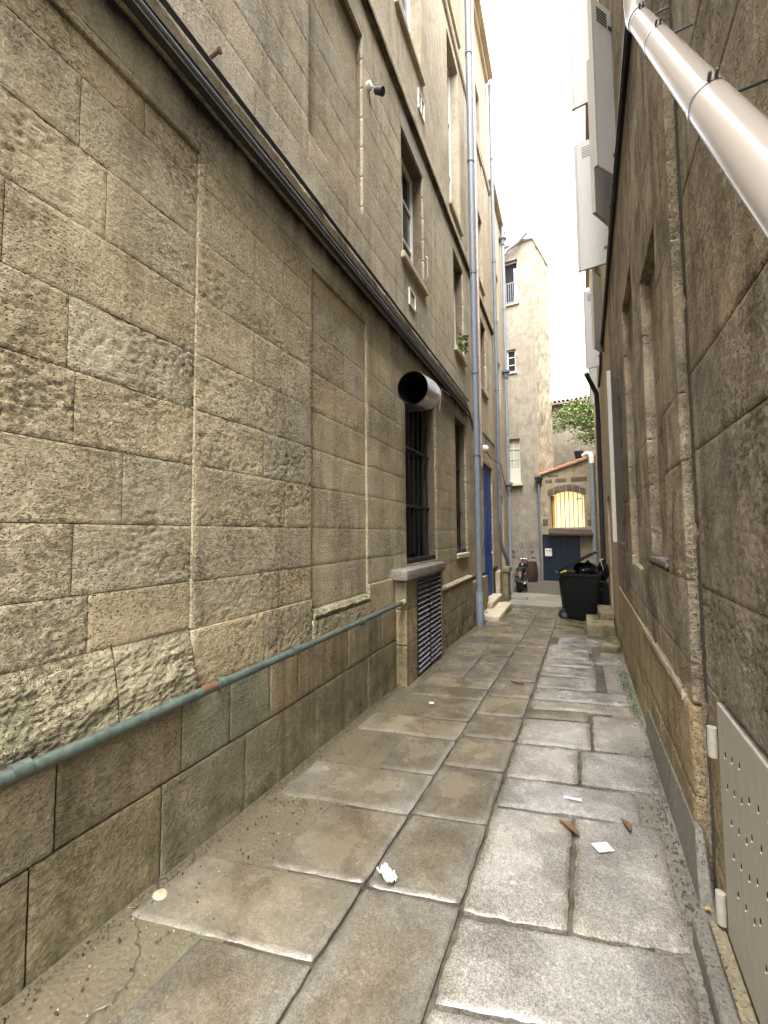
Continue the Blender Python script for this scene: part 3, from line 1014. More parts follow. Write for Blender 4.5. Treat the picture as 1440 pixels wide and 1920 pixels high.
# blue door of the left building
d_ = MB(); d_.box(9.15, 10.35, -0.09, -0.05, -0.05, 3.15, LW)
door = d_.build('door', 'blue_door', LB)
for (z0, z1) in ((0.12, 0.92), (1.08, 2.1), (2.2, 3.0)):
    for (a, b) in ((9.25, 9.70), (9.80, 10.25)):
        mb = MB(); mb.box(a, b, -0.049, -0.038, z0, z1, LW); mb.build('door_panel', 'blue_door', door, bevel=0.008)
mb = MB(); mb.lathe(LW(10.22, -0.02, 1.0), [(0.001, -0.02), (0.022, -0.02), (0.026, 0.0), (0.022, 0.02), (0.001, 0.02)], 12, 'X'); mb.build('door_knob', 'steel', door, smooth=True)

# ------------------------------------------------------------------ paler building after the second drainpipe
LB2 = thing('narrow_house', 'narrow pale stone house with a brown door between the two thin drainpipes', 'building', LW(12, -0.3, 0))
BD = (11.45, 12.2, -0.3, 2.6, 0.2)
B1 = (11.4, 12.2, 5.2, 6.6, 0.2)
B2 = (11.4, 12.2, 7.9, 9.3, 0.2)
mb = MB()
wall_sheet(mb, LW, 10.9, 13.1, -0.7, 11.4, 0.0, [BD, B1, B2])
mb.box(10.9, 13.1, -5, -0.35, -0.7, 11.4, LW)
mb.build('wall', 'stone_pale', LB2, recalc=False)
mb = MB(); mb.quad(LW(13.1, 0, -0.7), LW(13.1, -0.4, -0.7), LW(13.1, -0.4, 11.4), LW(13.1, 0, 11.4)); mb.build('corner_wall', 'stone_pale', LB2)
mb = MB(); mb.box(10.9, 13.15, -5.05, 0.14, 11.4, 11.5, LW); mb.build('eaves', 'stone_upper', LB2, bevel=0.02)
mb = MB(); mb.box(11.45, 12.2, -0.17, -0.12, -0.3, 2.6, LW); mb.build('door', 'brown_door', LB2)
for o in (B1, B2):
    window(o, LW, LB2)
# ------------------------------------------------------------------ things fixed to the left wall
def pipe_run(name, label, mat, pts, r, collars=(), cat='drainpipe', col_r=1.18, col_h=0.05, bracket=None, extra=None):
    t = thing(name, label, cat, pts[-1])
    mb = MB(); mb.tube(pts, r, 16); mb.build('pipe', mat, t, smooth='auto')
    for p in collars:
        c = Vector(p)
        mb = MB(); mb.lathe(c, [(r * 1.001, -col_h / 2), (r * col_r, -col_h / 2), (r * col_r, col_h / 2), (r * 1.001, col_h / 2)], 16)
        mb.build('collar', mat, t, smooth='auto')
    return t


t = pipe_run('drainpipe', 'thick grey zinc drainpipe with ring collars between the barred windows and the blue door', 'zinc',
             [LW(7.52, 0.20, 14.0), LW(7.52, 0.20, 0.6), LW(7.52, 0.20, gz(7.4) - 0.03)], 0.058,
             [LW(7.52, 0.20, z) for z in (0.42, 1.55, 3.0, 4.6, 6.6, 8.9, 11.2, 13.2)])
mb = MB(); mb.lathe(LW(7.52, 0.20, 0), [(0.0585, gz(7.4) - 0.02), (0.07, gz(7.4) - 0.02), (0.07, 0.40), (0.0585, 0.42)], 16); mb.build('iron_boot', 'zinc', t, smooth='auto')
pipe_run('copper_drainpipe', 'slim copper coloured pipe hugging the thick grey drainpipe', 'copper',
         [LW(8.50, 0.10, 14.0), LW(8.50, 0.10, 5), LW(8.50, 0.10, 2.95)], 0.034, [LW(8.50, 0.10, z) for z in (3.05, 4.9, 6.1, 7.3, 8.6, 9.8, 11.3)], col_h=0.03, col_r=1.12)
pipe_run('drainpipe', 'thin grey drainpipe bending away at its foot behind the stone pier', 'zinc',
         [LW(10.85, 0.10, 14.2), LW(10.85, 0.10, 6), LW(10.85, 0.10, 1.35), LW(10.88, 0.12, 1.15), LW(11.0, 0.17, 0.95), LW(11.22, 0.22, 0.75), LW(11.3, 0.23, 0.50)], 0.048,
         [LW(10.85, 0.10, z) for z in (1.36, 2.5, 4.2, 5.4, 7.3, 9.0, 12.0)], col_h=0.08, col_r=1.2)
t = pipe_run('drainpipe', 'pale grey drainpipe with two flared heads at the corner before the courtyard', 'zinc_light',
             [LW(12.66, 0.11, 11.3), LW(12.66, 0.11, 6), LW(12.66, 0.11, gz(13) + 0.0)], 0.050, [LW(12.66, 0.11, z) for z in (1.9, 4.2, 8.6)])
for zz in (3.0, 6.55, 10.9):
    mb = MB(); mb.lathe(LW(12.66, 0.11, zz), [(0.0505, -0.22), (0.07, -0.2), (0.085, -0.05), (0.125, -0.02), (0.125, 0.05), (0.0505, 0.05)], 16)
    mb.build('hopper_head', 'zinc', t, smooth='auto')

# handrail pipe along the plinth
hr = thing('handrail', 'weathered green painted pipe handrail running along the plinth with a rusty patch', 'handrail', LW(2, 0.12, 0.7))
mb = MB(); mb.tube([LW(-0.8, 0.105, 0.735), LW(1.0, 0.105, 0.735), LW(2.5, 0.105, 0.745), LW(3.6, 0.11, 0.76), LW(3.98, 0.125, 0.768)], 0.024, 14); mb.build('pipe', 'rail_paint', hr, smooth='auto')
for uu in (0.70, 1.52, 2.12, 3.05):
    a, b = Vector(LW(uu - 0.025, 0.105, 0.742)), Vector(LW(uu + 0.025, 0.105, 0.742))
    mb = MB(); mb.tube([a, b], 0.0285, 14); mb.build('coupling', 'rail_paint', hr, smooth='auto')
for uu in (0.25, 1.56, 2.4, 3.4):
    mb = MB(); mb.tube([LW(uu, 0.105, 0.735), LW(uu, 0.02, 0.70)], 0.009, 8); mb.build('bracket', 'dark_steel', hr)
mb = MB(); mb.tube([LW(1.40, 0.105, 0.7415), LW(1.485, 0.105, 0.7420)], 0.0246, 14, cap=False); mb.build('rust_patch', 'rust', hr, smooth='auto')
mb = MB(); mb.tube([LW(3.90, 0.123, 0.766), LW(3.968, 0.1245, 0.768)], 0.031, 14); mb.build('end_ferrule', 'paint_brass' if 'paint_brass' in MAT else 'gum', hr, smooth='auto')

# louvred hatch
lo = thing('louvre_hatch', 'dark two-leaf louvred metal hatch set low under the cap stone', 'louvre', LW(4.77, 0.12, -0.15))
for (a, b) in ((4.32, 4.765), (4.775, 5.235)):
    mb = MB()
    mb.box(a, a + 0.022, 0.105, 0.145, -0.13, 0.985, LW); mb.box(b - 0.022, b, 0.105, 0.145, -0.13, 0.985, LW)
    mb.box(a + 0.022, b - 0.022, 0.105, 0.145, -0.13, -0.10, LW); mb.box(a + 0.022, b - 0.022, 0.105, 0.145, 0.95, 0.985, LW)
    leaf = mb.build('leaf_frame', 'louver_frame', lo)
    nsl = 18
    for k in range(nsl):
        z = -0.08 + 1.01 * k / (nsl - 1)
        mb = MB()
        mb.hexa([LW(a + 0.022, 0.112, z + 0.012), LW(b - 0.022, 0.112, z + 0.012), LW(b - 0.022, 0.150, z - 0.014), LW(a + 0.022, 0.150, z - 0.014)],
                [LW(a + 0.022, 0.114, z + 0.018), LW(b - 0.022, 0.114, z + 0.018), LW(b - 0.022, 0.156, z - 0.006), LW(a + 0.022, 0.156, z - 0.006)])
        mb.build('slat', 'louver_slat', leaf)
mb = MB(); mb.lathe(LW(4.77, 0.16, 0.62), [(0.001, -0.012), (0.012, -0.012), (0.012, 0.012), (0.001, 0.012)], 10, 'X'); mb.build('latch', 'steel', lo)

# round ventilation duct
du = thing('vent_duct', 'big round galvanised duct sticking out of the wall above the barred window', 'duct', LW(4.5, 0.0, 3.2))
A = Vector(LW(4.72, -0.12, 3.36)); B = Vector(LW(4.62, 0.17, 3.30)); C_ = Vector(LW(4.22, 0.30, 3.22)); D_ = Vector(LW(3.80, 0.33, 3.12))
dd = (D_ - C_).normalized()
R_ = 0.172
mb = MB(); mb.tube([LW(4.75, -0.15, 3.28), LW(4.70, 0.08, 3.24), LW(4.55, 0.22, 3.2), LW(4.28, 0.27, 3.13), LW(3.88, 0.28, 3.055)], [R_] * 5, 28, cap=False)
mb.build('outer_pipe', 'duct_metal', du, smooth='auto')
mb = MB(); mb.tube([LW(4.70, 0.08, 3.24), LW(4.55, 0.22, 3.2), LW(4.28, 0.27, 3.13), LW(3.885, 0.28, 3.055)], [R_ - 0.008] * 4, 28, cap=True)
# leave the mouth open: drop the last cap
mb.f.pop()
mb.build('lining', 'duct_inside', du, smooth='auto')
for k, (uu, vv, zz) in enumerate(((3.90, 0.28, 3.058), (4.12, 0.275, 3.098))):
    p = Vector(LW(uu, vv, zz)); q = Vector(LW(uu + 0.022, vv, zz + 0.004))
    mb = MB(); mb.tube([p, q], R_ + 0.006, 28, cap=False); mb.build('seam_ring', 'duct_metal', du, smooth='auto')

# cables along the cornice
def cable(name, label, pts, r, mat, cat='cable', sag=0.0, group=None):
    P = []
    for i in range(len(pts) - 1):
        a, b = Vector(pts[i]), Vector(pts[i + 1])
        n = max(2, int((b - a).length / 0.25))
        for k in range(n):
            t = k / n
            p = a.lerp(b, t)
            p.z -= sag * 4 * t * (1 - t) - random.uniform(-0.003, 0.003)
            P.append(p)
    P.append(Vector(pts[-1]))
    mb = MB(); mb.tube(P, r, 7)
    return tag(mb.build(name, mat, None, smooth='auto'), label, cat, group)


cable('cable', 'thick black cable clipped to the lower edge of the cornice', [LW(-0.8, 0.075, 3.835), LW(2.2, 0.075, 3.825), LW(4.6, 0.075, 3.835), LW(7.42, 0.09, 3.83), LW(7.9, 0.14, 3.25), LW(8.3, 0.08, 3.12), LW(9.0, 0.06, 3.22)], 0.019, 'cable_black')
cable('cable', 'shiny grey conduit running just above the black cable on the cornice', [LW(-0.8, 0.082, 3.885), LW(2.6, 0.08, 3.88), LW(7.45, 0.082, 3.878)], 0.011, 'zinc_light')
cable('cable', 'shiny dark conduit along the top edge of the cornice', [LW(-0.8, 0.078, 4.035), LW(3.0, 0.078, 4.04), LW(7.45, 0.078, 4.04)], 0.015, 'dark_steel')
cable('cable', 'thin dark wire sagging along the middle of the cornice', [LW(-0.8, 0.078, 3.93), LW(1.8, 0.078, 3.915), LW(5.0, 0.08, 3.92), LW(7.4, 0.08, 3.915)], 0.008, 'cable_black', sag=0.004)
cable('cable', 'dark cable looping from the white lamp over the blue door to the pale drainpipe', [LW(9.25, 0.07, 3.4), LW(10.0, 0.05, 3.35), LW(10.85, 0.17, 3.32), LW(11.8, 0.05, 3.3), LW(12.3, 0.05, 2.95), LW(12.55, 0.12, 2.6)], 0.012, 'cable_black')
cable('cable', 'short grey cable hooked down from the cornice beside the duct', [LW(6.2, 0.06, 3.75), LW(5.72, 0.06, 3.70), LW(5.66, 0.05, 3.45), LW(5.66, 0.045, 3.35)], 0.007, 'cable_grey')

lm = thing('wall_lamp', 'round white bulkhead lamp on the wall above the blue door', 'lamp', LW(9.05, 0.0, 3.4))
mb = MB(); mb.lathe(LW(9.05, 0.03, 3.42), [(0.001, -0.05), (0.07, -0.05), (0.085, 0.0), (0.09, 0.03), (0.001, 0.03)], 16, 'X'); mb.build('base', 'white_paint', lm, smooth='auto')
mb = MB(); mb.lathe(LW(9.05, 0.07, 3.42), [(0.085, -0.02), (0.08, 0.04), (0.05, 0.08), (0.001, 0.095)], 16, 'X'); mb.build('globe', 'white_plastic', lm, smooth='auto')
sl = thing('spotlight', 'small black spotlight on a white base high beside the blind window', 'spotlight', LW(3.42, 0, 6.0))
mb = MB(); mb.lathe(LW(3.42, 0.02, 6.12), [(0.001, -0.02), (0.038, -0.02), (0.042, 0.02), (0.001, 0.03)], 14, 'X'); mb.build('base', 'white_plastic', sl, smooth='auto')
mb = MB(); mb.tube([LW(3.47, 0.07, 6.10), LW(3.47, 0.15, 6.05)], [0.032, 0.040], 14); mb.build('head', 'black_pipe', sl, smooth='auto')
mb = MB(); mb.tube([LW(3.42, 0.05, 6.11), LW(3.47, 0.08, 6.09)], 0.012, 8); mb.build('arm', 'white_plastic', sl)


def grille(label, u0, u1, z0, z1, n, mat='white_paint'):
    t = thing('vent_grille', label, 'vent', LW((u0 + u1) / 2, 0, z0))
    mb = MB(); f = 0.018
    mb.box(u0, u1, 0.0, 0.02, z0, z0 + f, LW); mb.box(u0, u1, 0.0, 0.02, z1 - f, z1, LW)
    mb.box(u0, u0 + f, 0.0, 0.02, z0 + f, z1 - f, LW); mb.box(u1 - f, u1, 0.0, 0.02, z0 + f, z1 - f, LW)
    mb.build('frame', mat, t)
    mb = MB(); mb.box(u0 + f, u1 - f, 0.001, 0.006, z0 + f, z1 - f, LW); mb.build('backing', 'stone_pale' if n == 0 else 'dark_steel', t)
    for k in range(1, n):
        mb = MB(); uu = u0 + (u1 - u0) * k / n; mb.box(uu - 0.008, uu + 0.008, 0.004, 0.018, z0 + f, z1 - f, LW); mb.build('slat', mat, t)


grille('small white framed vent just above the string course', 4.97, 5.22, 7.50, 7.80, 2)
grille('pale framed access plate under the tall window above the duct', 4.52, 4.74, 4.40, 4.62, 0)
nl = thing('iron_peg', 'rusty iron peg sticking out above the cornice cables', 'peg', LW(1.47, 0, 4.2))
mb = MB(); mb.tube([LW(1.47, -0.01, 4.17), LW(1.47, 0.07, 4.175)], 0.010, 8); mb.build('shank', 'rust', nl)
mb = MB(); mb.tube([LW(1.47, 0.07, 4.175), LW(1.47, 0.085, 4.176)], 0.016, 8); mb.build('head', 'rust', nl)
hk = thing('iron_hook', 'small rusty shutter hook on the reveal of the upper window', 'hook', LW(5.2, 0, 5.2))
mb = MB(); mb.tube([LW(5.22, 0.0, 5.12), LW(5.22, 0.03, 5.16), LW(5.22, 0.03, 5.45), LW(5.22, 0.0, 5.48)], 0.008, 8); mb.build('bar', 'cable_grey', hk)


def leaves(mb, cen, rad, n, size, rng):
    for _ in range(n):
        while True:
            p = np.array([rng.uniform(-1, 1) for _ in range(3)])
            if p.dot(p) < 1:
                break
        c = Vector(cen) + Vector((p[0] * rad[0], p[1] * rad[1], p[2] * rad[2]))
        leaf1(mb, c, size * rng.uniform(0.6, 1.3), rng)


def leaf1(mb, c, s, rng):
    d = Vector((rng.uniform(-1, 1), rng.uniform(-1, 1), rng.uniform(-0.8, 0.5))).normalized()
    w = d.cross(Vector((rng.uniform(-1, 1), rng.uniform(-1, 1), rng.uniform(-1, 1)))).normalized()
    nrm = d.cross(w).normalized()
    a = c; b = c + d * s * 0.5 + w * s * 0.26 + nrm * s * 0.07; e = c + d * s; f = c + d * s * 0.5 - w * s * 0.26 + nrm * s * 0.07
    mid = c + d * s * 0.5
    mb.add([a, b, e, f, mid], [(0, 1, 4), (1, 2, 4), (2, 3, 4), (3, 0, 4)])


rg = random.Random(5)
wp = thing('wall_plant', 'small green plant rooted in the wall beside the thick drainpipe', 'plant', LW(7.1, 0.0, 5.0))
mb = MB()
for k in range(60):
    leaf1(mb, Vector(LW(7.08 + rg.uniform(-0.12, 0.14), 0.06 + rg.uniform(-0.02, 0.08), 5.1 + rg.uniform(-0.22, 0.12))), 0.09, rg)
mb.build('leaves', 'weed', wp, recalc=False)
mb = MB(); mb.tube([LW(7.05, -0.02, 5.16), LW(7.08, 0.06, 5.12), LW(7.12, 0.08, 4.88)], 0.006, 6); mb.build('stem', 'weed', wp)
wp = thing('weed', 'little green weed growing at the foot of the doorstep by the drainpipe', 'plant', LW(7.85, 0.2, gz(7.9)))
mb = MB()
for k in range(40):
    leaf1(mb, Vector(LW(7.85 + rg.uniform(-0.08, 0.1), 0.16 + rg.uniform(-0.05, 0.06), gz(7.85) + rg.uniform(0.0, 0.2))), 0.07, rg)
mb.build('leaves', 'weed', wp, recalc=False)
mb = MB(); mb.tube([LW(7.85, 0.16, gz(7.85) - 0.01), LW(7.86, 0.16, gz(7.85) + 0.15)], 0.006, 6); mb.build('stem', 'weed', wp)

# doorsteps and pier
st = thing('doorstep', 'worn pale two-tread stone doorstep below the blue door', 'steps', LW(9.0, 0.2, gz(9)))
mb = MB(); mb.box(8.15, 9.95, -0.05, 0.45, gz(9) - 0.10, gz(9) + 0.105, LW); mb.build('lower_tread', 'stone_pale', st, bevel=0.03, seg=3, smooth='auto')
mb = MB(); mb.box(8.95, 10.4, -0.2, 0.18, gz(9) + 0.107, gz(9) + 0.235, LW); mb.build('upper_tread', 'stone_pale', st, bevel=0.025, seg=3, smooth='auto')
pi_ = thing('stone_pier', 'low mossy stone pier with a rounded cap beside the blue door', 'pier', LW(11, 0.1, gz(11)))
mb = MB(); mb.box(10.42, 10.98, 0.01, 0.12, gz(11) - 0.1, 0.52, LW); mb.build('side_block', 'stone_pale', pi_, bevel=0.015)
mb = MB(); mb.box(10.99, 11.5, 0.01, 0.25, gz(11) - 0.1, 0.44, LW); mb.build('shaft', 'stone_plinth', pi_, bevel=0.02, seg=2)
mb = MB(); mb.box(10.96, 11.54, 0.01, 0.29, 0.442, 0.60, LW); mb.build('cap', 'stone_ledge', pi_, bevel=0.045, seg=4, smooth='auto')
mb = MB(); mb.box(10.60, 10.64, 0.125, 0.15, 0.0, 1.75, LW); sk_ = mb.build('wooden_lath', 'wood_old', None, bevel=0.004)
tag(sk_, 'thin dark wooden lath standing upright against the pier by the blue door', 'lath')
dc = thing('drain_cover', 'small rectangular metal drain cover set in the courtyard edge', 'drain cover', (-1.6, 11.75, gz(11.75)))
mb = MB(); mb.box(-1.8, -1.38, 11.55, 11.95, gz(11.75) + 0.0, gz(11.75) + 0.022); mb.build('frame', 'dark_steel', dc, bevel=0.004)
mb = MB(); mb.box(-1.77, -1.41, 11.58, 11.92, gz(11.75) + 0.0225, gz(11.75) + 0.030); mb.build('plate', 'zinc', dc, bevel=0.004)
# ------------------------------------------------------------------ right building
RB = thing('stone_building', 'tall dark streaked stone building carrying the slanting cream pipe', 'building', RW(3, -0.3, 0))
GV = (2.07, 2.33, -0.3, 9.0, 0.07)
HT = (0.95, 1.93, 0.06, 0.87, 0.10)
RN2 = (2.78, 3.42, 1.30, 3.33, 0.07)
RN1 = (3.97, 4.83, 1.18, 3.86, 0.07)
SW = (5.58, 6.45, 1.36, 3.40, 0.22)
rops = [GV, HT, RN2, RN1, SW]
RWN = [(4.74, 5.36, 5.22, 7.1, 0.2), (5.98, 6.7, 5.22, 7.1, 0.2), (5.98, 6.7, 7.6, 9.5, 0.2), (4.74, 5.36, 7.6, 9.5, 0.2)]
mb = MB()
wall_sheet(mb, RW, -1.3, 6.9, -0.6, 5.10, -0.032, rops)
mb.build('wall', 'stone_dark', RB, recalc=False)
mb = MB()
wall_sheet(mb, RW, -1.3, 6.9, 5.10, 10.6, -0.004, [(GV[0], GV[1], 5.1, 10.6, 0.06)] + RWN)
mb.build('upper_wall', 'stone_dark', RB, recalc=False)
mb = MB(); mb.box(-1.3, 6.9, -5.0, -0.5, -0.6, 10.6, RW); mb.build('building_core', 'stone_dark', RB)
mb = MB(); mb.box(-1.3, 6.9, -5.0, 0.2, 10.6, 10.75, RW); mb.build('eaves', 'ochre', RB, bevel=0.02)


def rrough(u, z):
    return random.choice((0.5, 0.9, 1.2)) if z < 1.9 else random.choice((0.2, 0.35, 0.6))


ZR = [0.70, 0.88, 1.27, 1.84, 2.17, 2.95, 3.36, 3.86, 4.4, 5.08]
courses(RW, RB, 'stone_dark', -0.6, 2.07, ZR, 0.0, rops, rrough, lens=(1.2, 2.0), tint=lambda: tintv(0.05, 1.0), er=0.010, ecut=0.004)
courses(RW, RB, 'stone_dark', 2.33, 6.88, ZR, 0.0, rops, rrough, lens=(0.9, 1.8), tint=lambda: tintv(0.05, 1.15))
courses(RW, RB, 'stone_dark_low', -0.6, 2.07, [-0.3, 0.2, 0.70], 0.0, rops, rrough, lens=(0.5, 0.95))
courses(RW, RB, 'stone_dark_low', 2.328, 4.02, [-0.22, 0.28, 0.69], 0.014, (), lambda u, z: 0.9, lens=(0.7, 1.2), tint=lambda: tintv(0.06, 1.1), er=0.02, ecut=0.012)
courses(RW, RB, 'stone_dark_low', 4.02, 6.88, [-0.32, 0.2, 0.70], 0.015, (), lambda u, z: 0.8, lens=(0.5, 0.95), tint=lambda: tintv(0.1, 1.15), er=0.02)
for (o, zs) in ((RN2, [1.31, 1.84, 2.17, 2.55, 2.95, 3.325]), (RN1, [1.19, 1.56, 1.84, 2.17, 2.55, 2.95, 3.36, 3.855])):
    courses(RW, RB, 'stone_dark', o[0] + 0.003, o[1] - 0.003, zs, -0.060, (), rrough, lens=(0.6, 0.9), tint=lambda: tintv(0.1, 1.1))
ledge(RW, RB, 'cement', 2.80, 3.41, 1.285, 1.315, -0.11, 0.012, 0.008, 'panel_sill', 0.02)
ledge(RW, RB, 'stone_pale', 2.45, 4.0, 0.685, 0.70, 0.0, 0.022, 0.014, 'mortar_ledge', 0.012)
# the vertical chase, filled with rough cement
for (z0, z1) in ((-0.2, 0.7), (0.7, 1.5), (1.5, 2.6), (2.6, 3.7), (3.7, 5.1)):
    block(RW, RB, 'cement', 2.075, 2.325, z0, z1, -0.03, 1.3, tintv(0.05, 0.55), gap=0.001, er=0.05, ecut=0.03, name='cement_fill')
# cement skirting at the foot
mb = MB(); mb.hexa([RW(2.10, -0.01, -0.15), RW(3.9, 0.0, -0.2), RW(3.9, 0.045, -0.2), RW(2.10, 0.05, -0.15)],
                   [RW(2.30, -0.01, 0.16), RW(3.9, 0.0, 0.08), RW(3.9, 0.022, 0.08), RW(2.30, 0.020, 0.16)])
mb.build('skirting', 'cement', RB, bevel=0.006)
mb = MB(); mb.box(1.935, 2.068, -0.06, -0.006, -0.2, 0.87, RW); mb.build('hatch_jamb', 'cement', RB, bevel=0.01)
# window leaf and shutters
window((SW[0], SW[1], SW[2], SW[3]), RW, RB, 2, 3)


def shutter(u0, v0, u1, v1, z0, z1, th=0.035, vents=True, mat='shutter'):
    a = Vector(RW(u0, v0, 0)); b = Vector(RW(u1, v1, 0))
    d = (b - a); L = d.length; d.normalize()
    n = Vector((-d.y, d.x, 0))
    P = lambda s, t, z: tuple(a + d * s + n * t + Vector((0, 0, z)))
    mb = MB(); mb.box(0.0, L - 0.03, -th / 2, th / 2, z0, z1, P)
    s = mb.build('shutter', mat, RB, bevel=0.004)
    mb = MB(); mb.box(L - 0.0299, L, -th / 2 - 0.004, th / 2 + 0.004, z0 - 0.002, z1, P); mb.build('edge_strip', 'shutter_edge', s, bevel=0.003)
    if vents:
        for sd in (-1, 1):
            for k in range(5):
                zz = z1 - 0.10 - 0.035 * k
                t0, t1 = sorted((sd * (th / 2 - 0.002), sd * (th / 2 + 0.004)))
                mb = MB(); mb.box(L * 0.25, L * 0.75, t0, t1, zz, zz + 0.012, P); mb.build('vent_slit', 'dark_steel', s)
    mb = MB(); mb.box(-0.02, 0.06, -th / 2 - 0.006, th / 2 + 0.006, z0 + 0.2, z0 + 0.24, P); mb.build('hinge', 'dark_steel', s)
    mb = MB(); mb.box(-0.02, 0.06, -th / 2 - 0.006, th / 2 + 0.006, z1 - 0.24, z1 - 0.2, P); mb.build('hinge', 'dark_steel', s)
    return s


shutter(5.54, 0.02, 5.10, 0.13, 1.39, 3.34, vents=False)
shutter(4.70, 0.01, 4.44, 0.21, 5.26, 7.15)
shutter(5.38, 0.02, 5.02, 0.215, 5.20, 7.10)
shutter(6.02, 0.01, 6.04, 0.395, 5.16, 7.03)
shutter(6.02, 0.01, 6.04, 0.40, 7.58, 9.5)
shutter(4.70, 0.01, 4.46, 0.21, 7.6, 9.5)
for o in RWN:
    window((o[0], o[1], o[2], o[3]), RW, RB, 2, 3)

# lower, lighter house further along on the right
RB2 = thing('ochre_house', 'ochre plastered house with open shutters further along behind the black drainpipe', 'building', RW(12, -0.3, 0))
R2W = [(8.6, 9.3, 5.0, 6.7, 0.15), (8.55, 9.4, -0.2, 2.2, 0.2), (12.2, 13.0, 5.0, 6.6, 0.15)]
mb = MB()
wall_sheet(mb, RW, 6.9, 16.9, -0.8, 11.0, 0.0, R2W)
mb.box(6.9, 16.9, -5, -0.4, -0.8, 11.0, RW)
mb.build('wall', 'ochre', RB2, recalc=False)
mb = MB(); mb.box(6.9, 16.9, -5, 0.12, 11.0, 11.2, RW); mb.build('eaves', 'tile_old', RB2, bevel=0.02)
mb = MB(); mb.box(8.55, 9.4, -0.18, -0.13, -0.2, 2.2, RW); mb.build('door', 'shutter', RB2)
RBk, RB = RB, RB2
shutter(8.55, 0.01, 8.25, 0.17, 4.95, 6.7)
shutter(9.35, 0.01, 9.37, 0.30, 5.0, 6.7)
shutter(12.15, 0.01, 12.1, 0.2, 5.0, 6.6)
RB = RBk
for o in (R2W[0], R2W[2]):
    window(o, RW, RB2, 2, 3, v=-0.1)

# hatch with perforated metal door
hd = thing('metal_hatch', 'beige perforated metal hatch door with knuckle hinges low in the dark wall', 'hatch', RW(1.4, 0, 0.05))
mb = MB(); mb.box(0.96, 1.918, -0.022, 0.004, 0.03, 0.862, RW); leaf = mb.build('door_leaf', 'hatch_paint', hd, bevel=0.006, seg=2)
hol, lip = MB(), MB()
k = 0
for i in range(6):
    for j in range(5):
        uu = 1.83 - 0.075 * i - 0.016 * j + 0.01 * (j % 2)
        zz = 0.71 - 0.105 * j + 0.028 * (i % 3) - 0.008 * i
        if zz < 0.15 or uu < 1.0:
            continue
        hol.lathe(RW(uu, 0.0052, zz), [(0.0075, -0.0005), (0.0075, 0.0009), (0.0001, 0.0010)], 8, 'X')
        for q in range(len(hol.v) - 24, len(hol.v)):
            p = hol.v[q]; hol.v[q] = (p[0], p[1] - 0.6 * (p[1] - RW(uu, 0, zz)[1]), p[2] + 0.3 * (p[2] - zz))
        lip.lathe(RW(uu, 0.006, zz - 0.012), [(0.0035, -0.002), (0.003, 0.002), (0.0001, 0.003)], 8, 'X')
o = hol.build('perforations', 'hole', leaf); o['kind'] = 'stuff'
o = lip.build('punched_lips', 'hinge_paint', leaf); o['kind'] = 'stuff'
for zz in (0.70, 0.10):
    mb = MB(); mb.lathe(RW(1.945, 0.015, zz), [(0.001, -0.055), (0.016, -0.055), (0.017, -0.001), (0.0150, 0.0), (0.017, 0.001), (0.016, 0.055), (0.001, 0.058)], 14); mb.build('hinge', 'hinge_paint', hd, smooth='auto')
th_ = thing('threshold_block', 'mossy grooved stone threshold at the foot of the metal hatch', 'threshold', RW(1.5, 0.05, -0.05))
mb = MB(); mb.box(0.9, 1.96, 0.052, 0.105, gz(1.6) - 0.08, 0.03, RW); mb.build('outer_kerb', 'cement', th_, bevel=0.015, seg=3, smooth='auto')
mb = MB(); mb.box(0.9, 1.97, 0.005, 0.050, gz(1.6) - 0.08, 0.026, RW); mb.build('inner_kerb', 'stone_ledge', th_, bevel=0.008, seg=2, smooth='auto')

# slanting cream pipe
pv = thing('downpipe', 'glossy cream plastic pipe slanting down across the dark wall with steel clamps', 'drainpipe', RW(0.2, 0.15, 0.0))
top = Vector(RW(2.02, 0.145, 3.86)); low_ = Vector(RW(0.10, 0.15, 1.03))
pts = [RW(2.02, 0.145, 10.5), RW(2.02, 0.145, 3.93), tuple(top.lerp(low_, 0.02)), tuple(top.lerp(low_, 0.5)), tuple(low_), RW(0.06, 0.15, 0.95), RW(0.05, 0.15, 0.0)]
mb = MB(); mb.tube(pts, 0.037, 24); mb.build('pipe', 'pvc', pv, smooth='auto')
mb = MB(); mb.tube([RW(2.02, 0.145, 4.05), RW(2.02, 0.145, 3.93), tuple(top.lerp(low_, 0.02)), tuple(top.lerp(low_, 0.06))], 0.041, 24, cap=True); mb.build('elbow', 'pvc', pv, smooth='auto')
ax = (low_ - top).normalized()
for s in (0.075, 0.235, 0.50, 0.75):
    c = top.lerp(low_, s)
    mb = MB(); mb.tube([c - ax * 0.009, c + ax * 0.009], 0.039, 24, cap=False)
    cl = mb.build('clamp', 'steel', pv, smooth='auto')
    nrm = Vector(RW(0, -1, 0)) - Vector(RW(0, 0, 0))
    e1 = c + nrm * 0.05 + Vector((0, 0, 0.012))
    mb = MB(); mb.tube([c + nrm * 0.038, c + nrm * 0.10], 0.0035, 8); mb.build('clamp_stud', 'dark_steel', cl)
    upn = ax.cross(nrm).normalized()
    if upn.z < 0:
        upn = -upn
    for q in (-1, 1):
        w0 = c + upn * 0.040 + ax * 0.0
        mb = MB(); mb.box(-0.006, 0.006, -0.003, 0.003, -0.003, 0.014, lambda a_, b_, c__: tuple(w0 + ax * a_ + nrm * (b_ + 0.006 * q) + upn * c__)); mb.build('clamp_ear', 'dark_steel', cl, bevel=0.002)
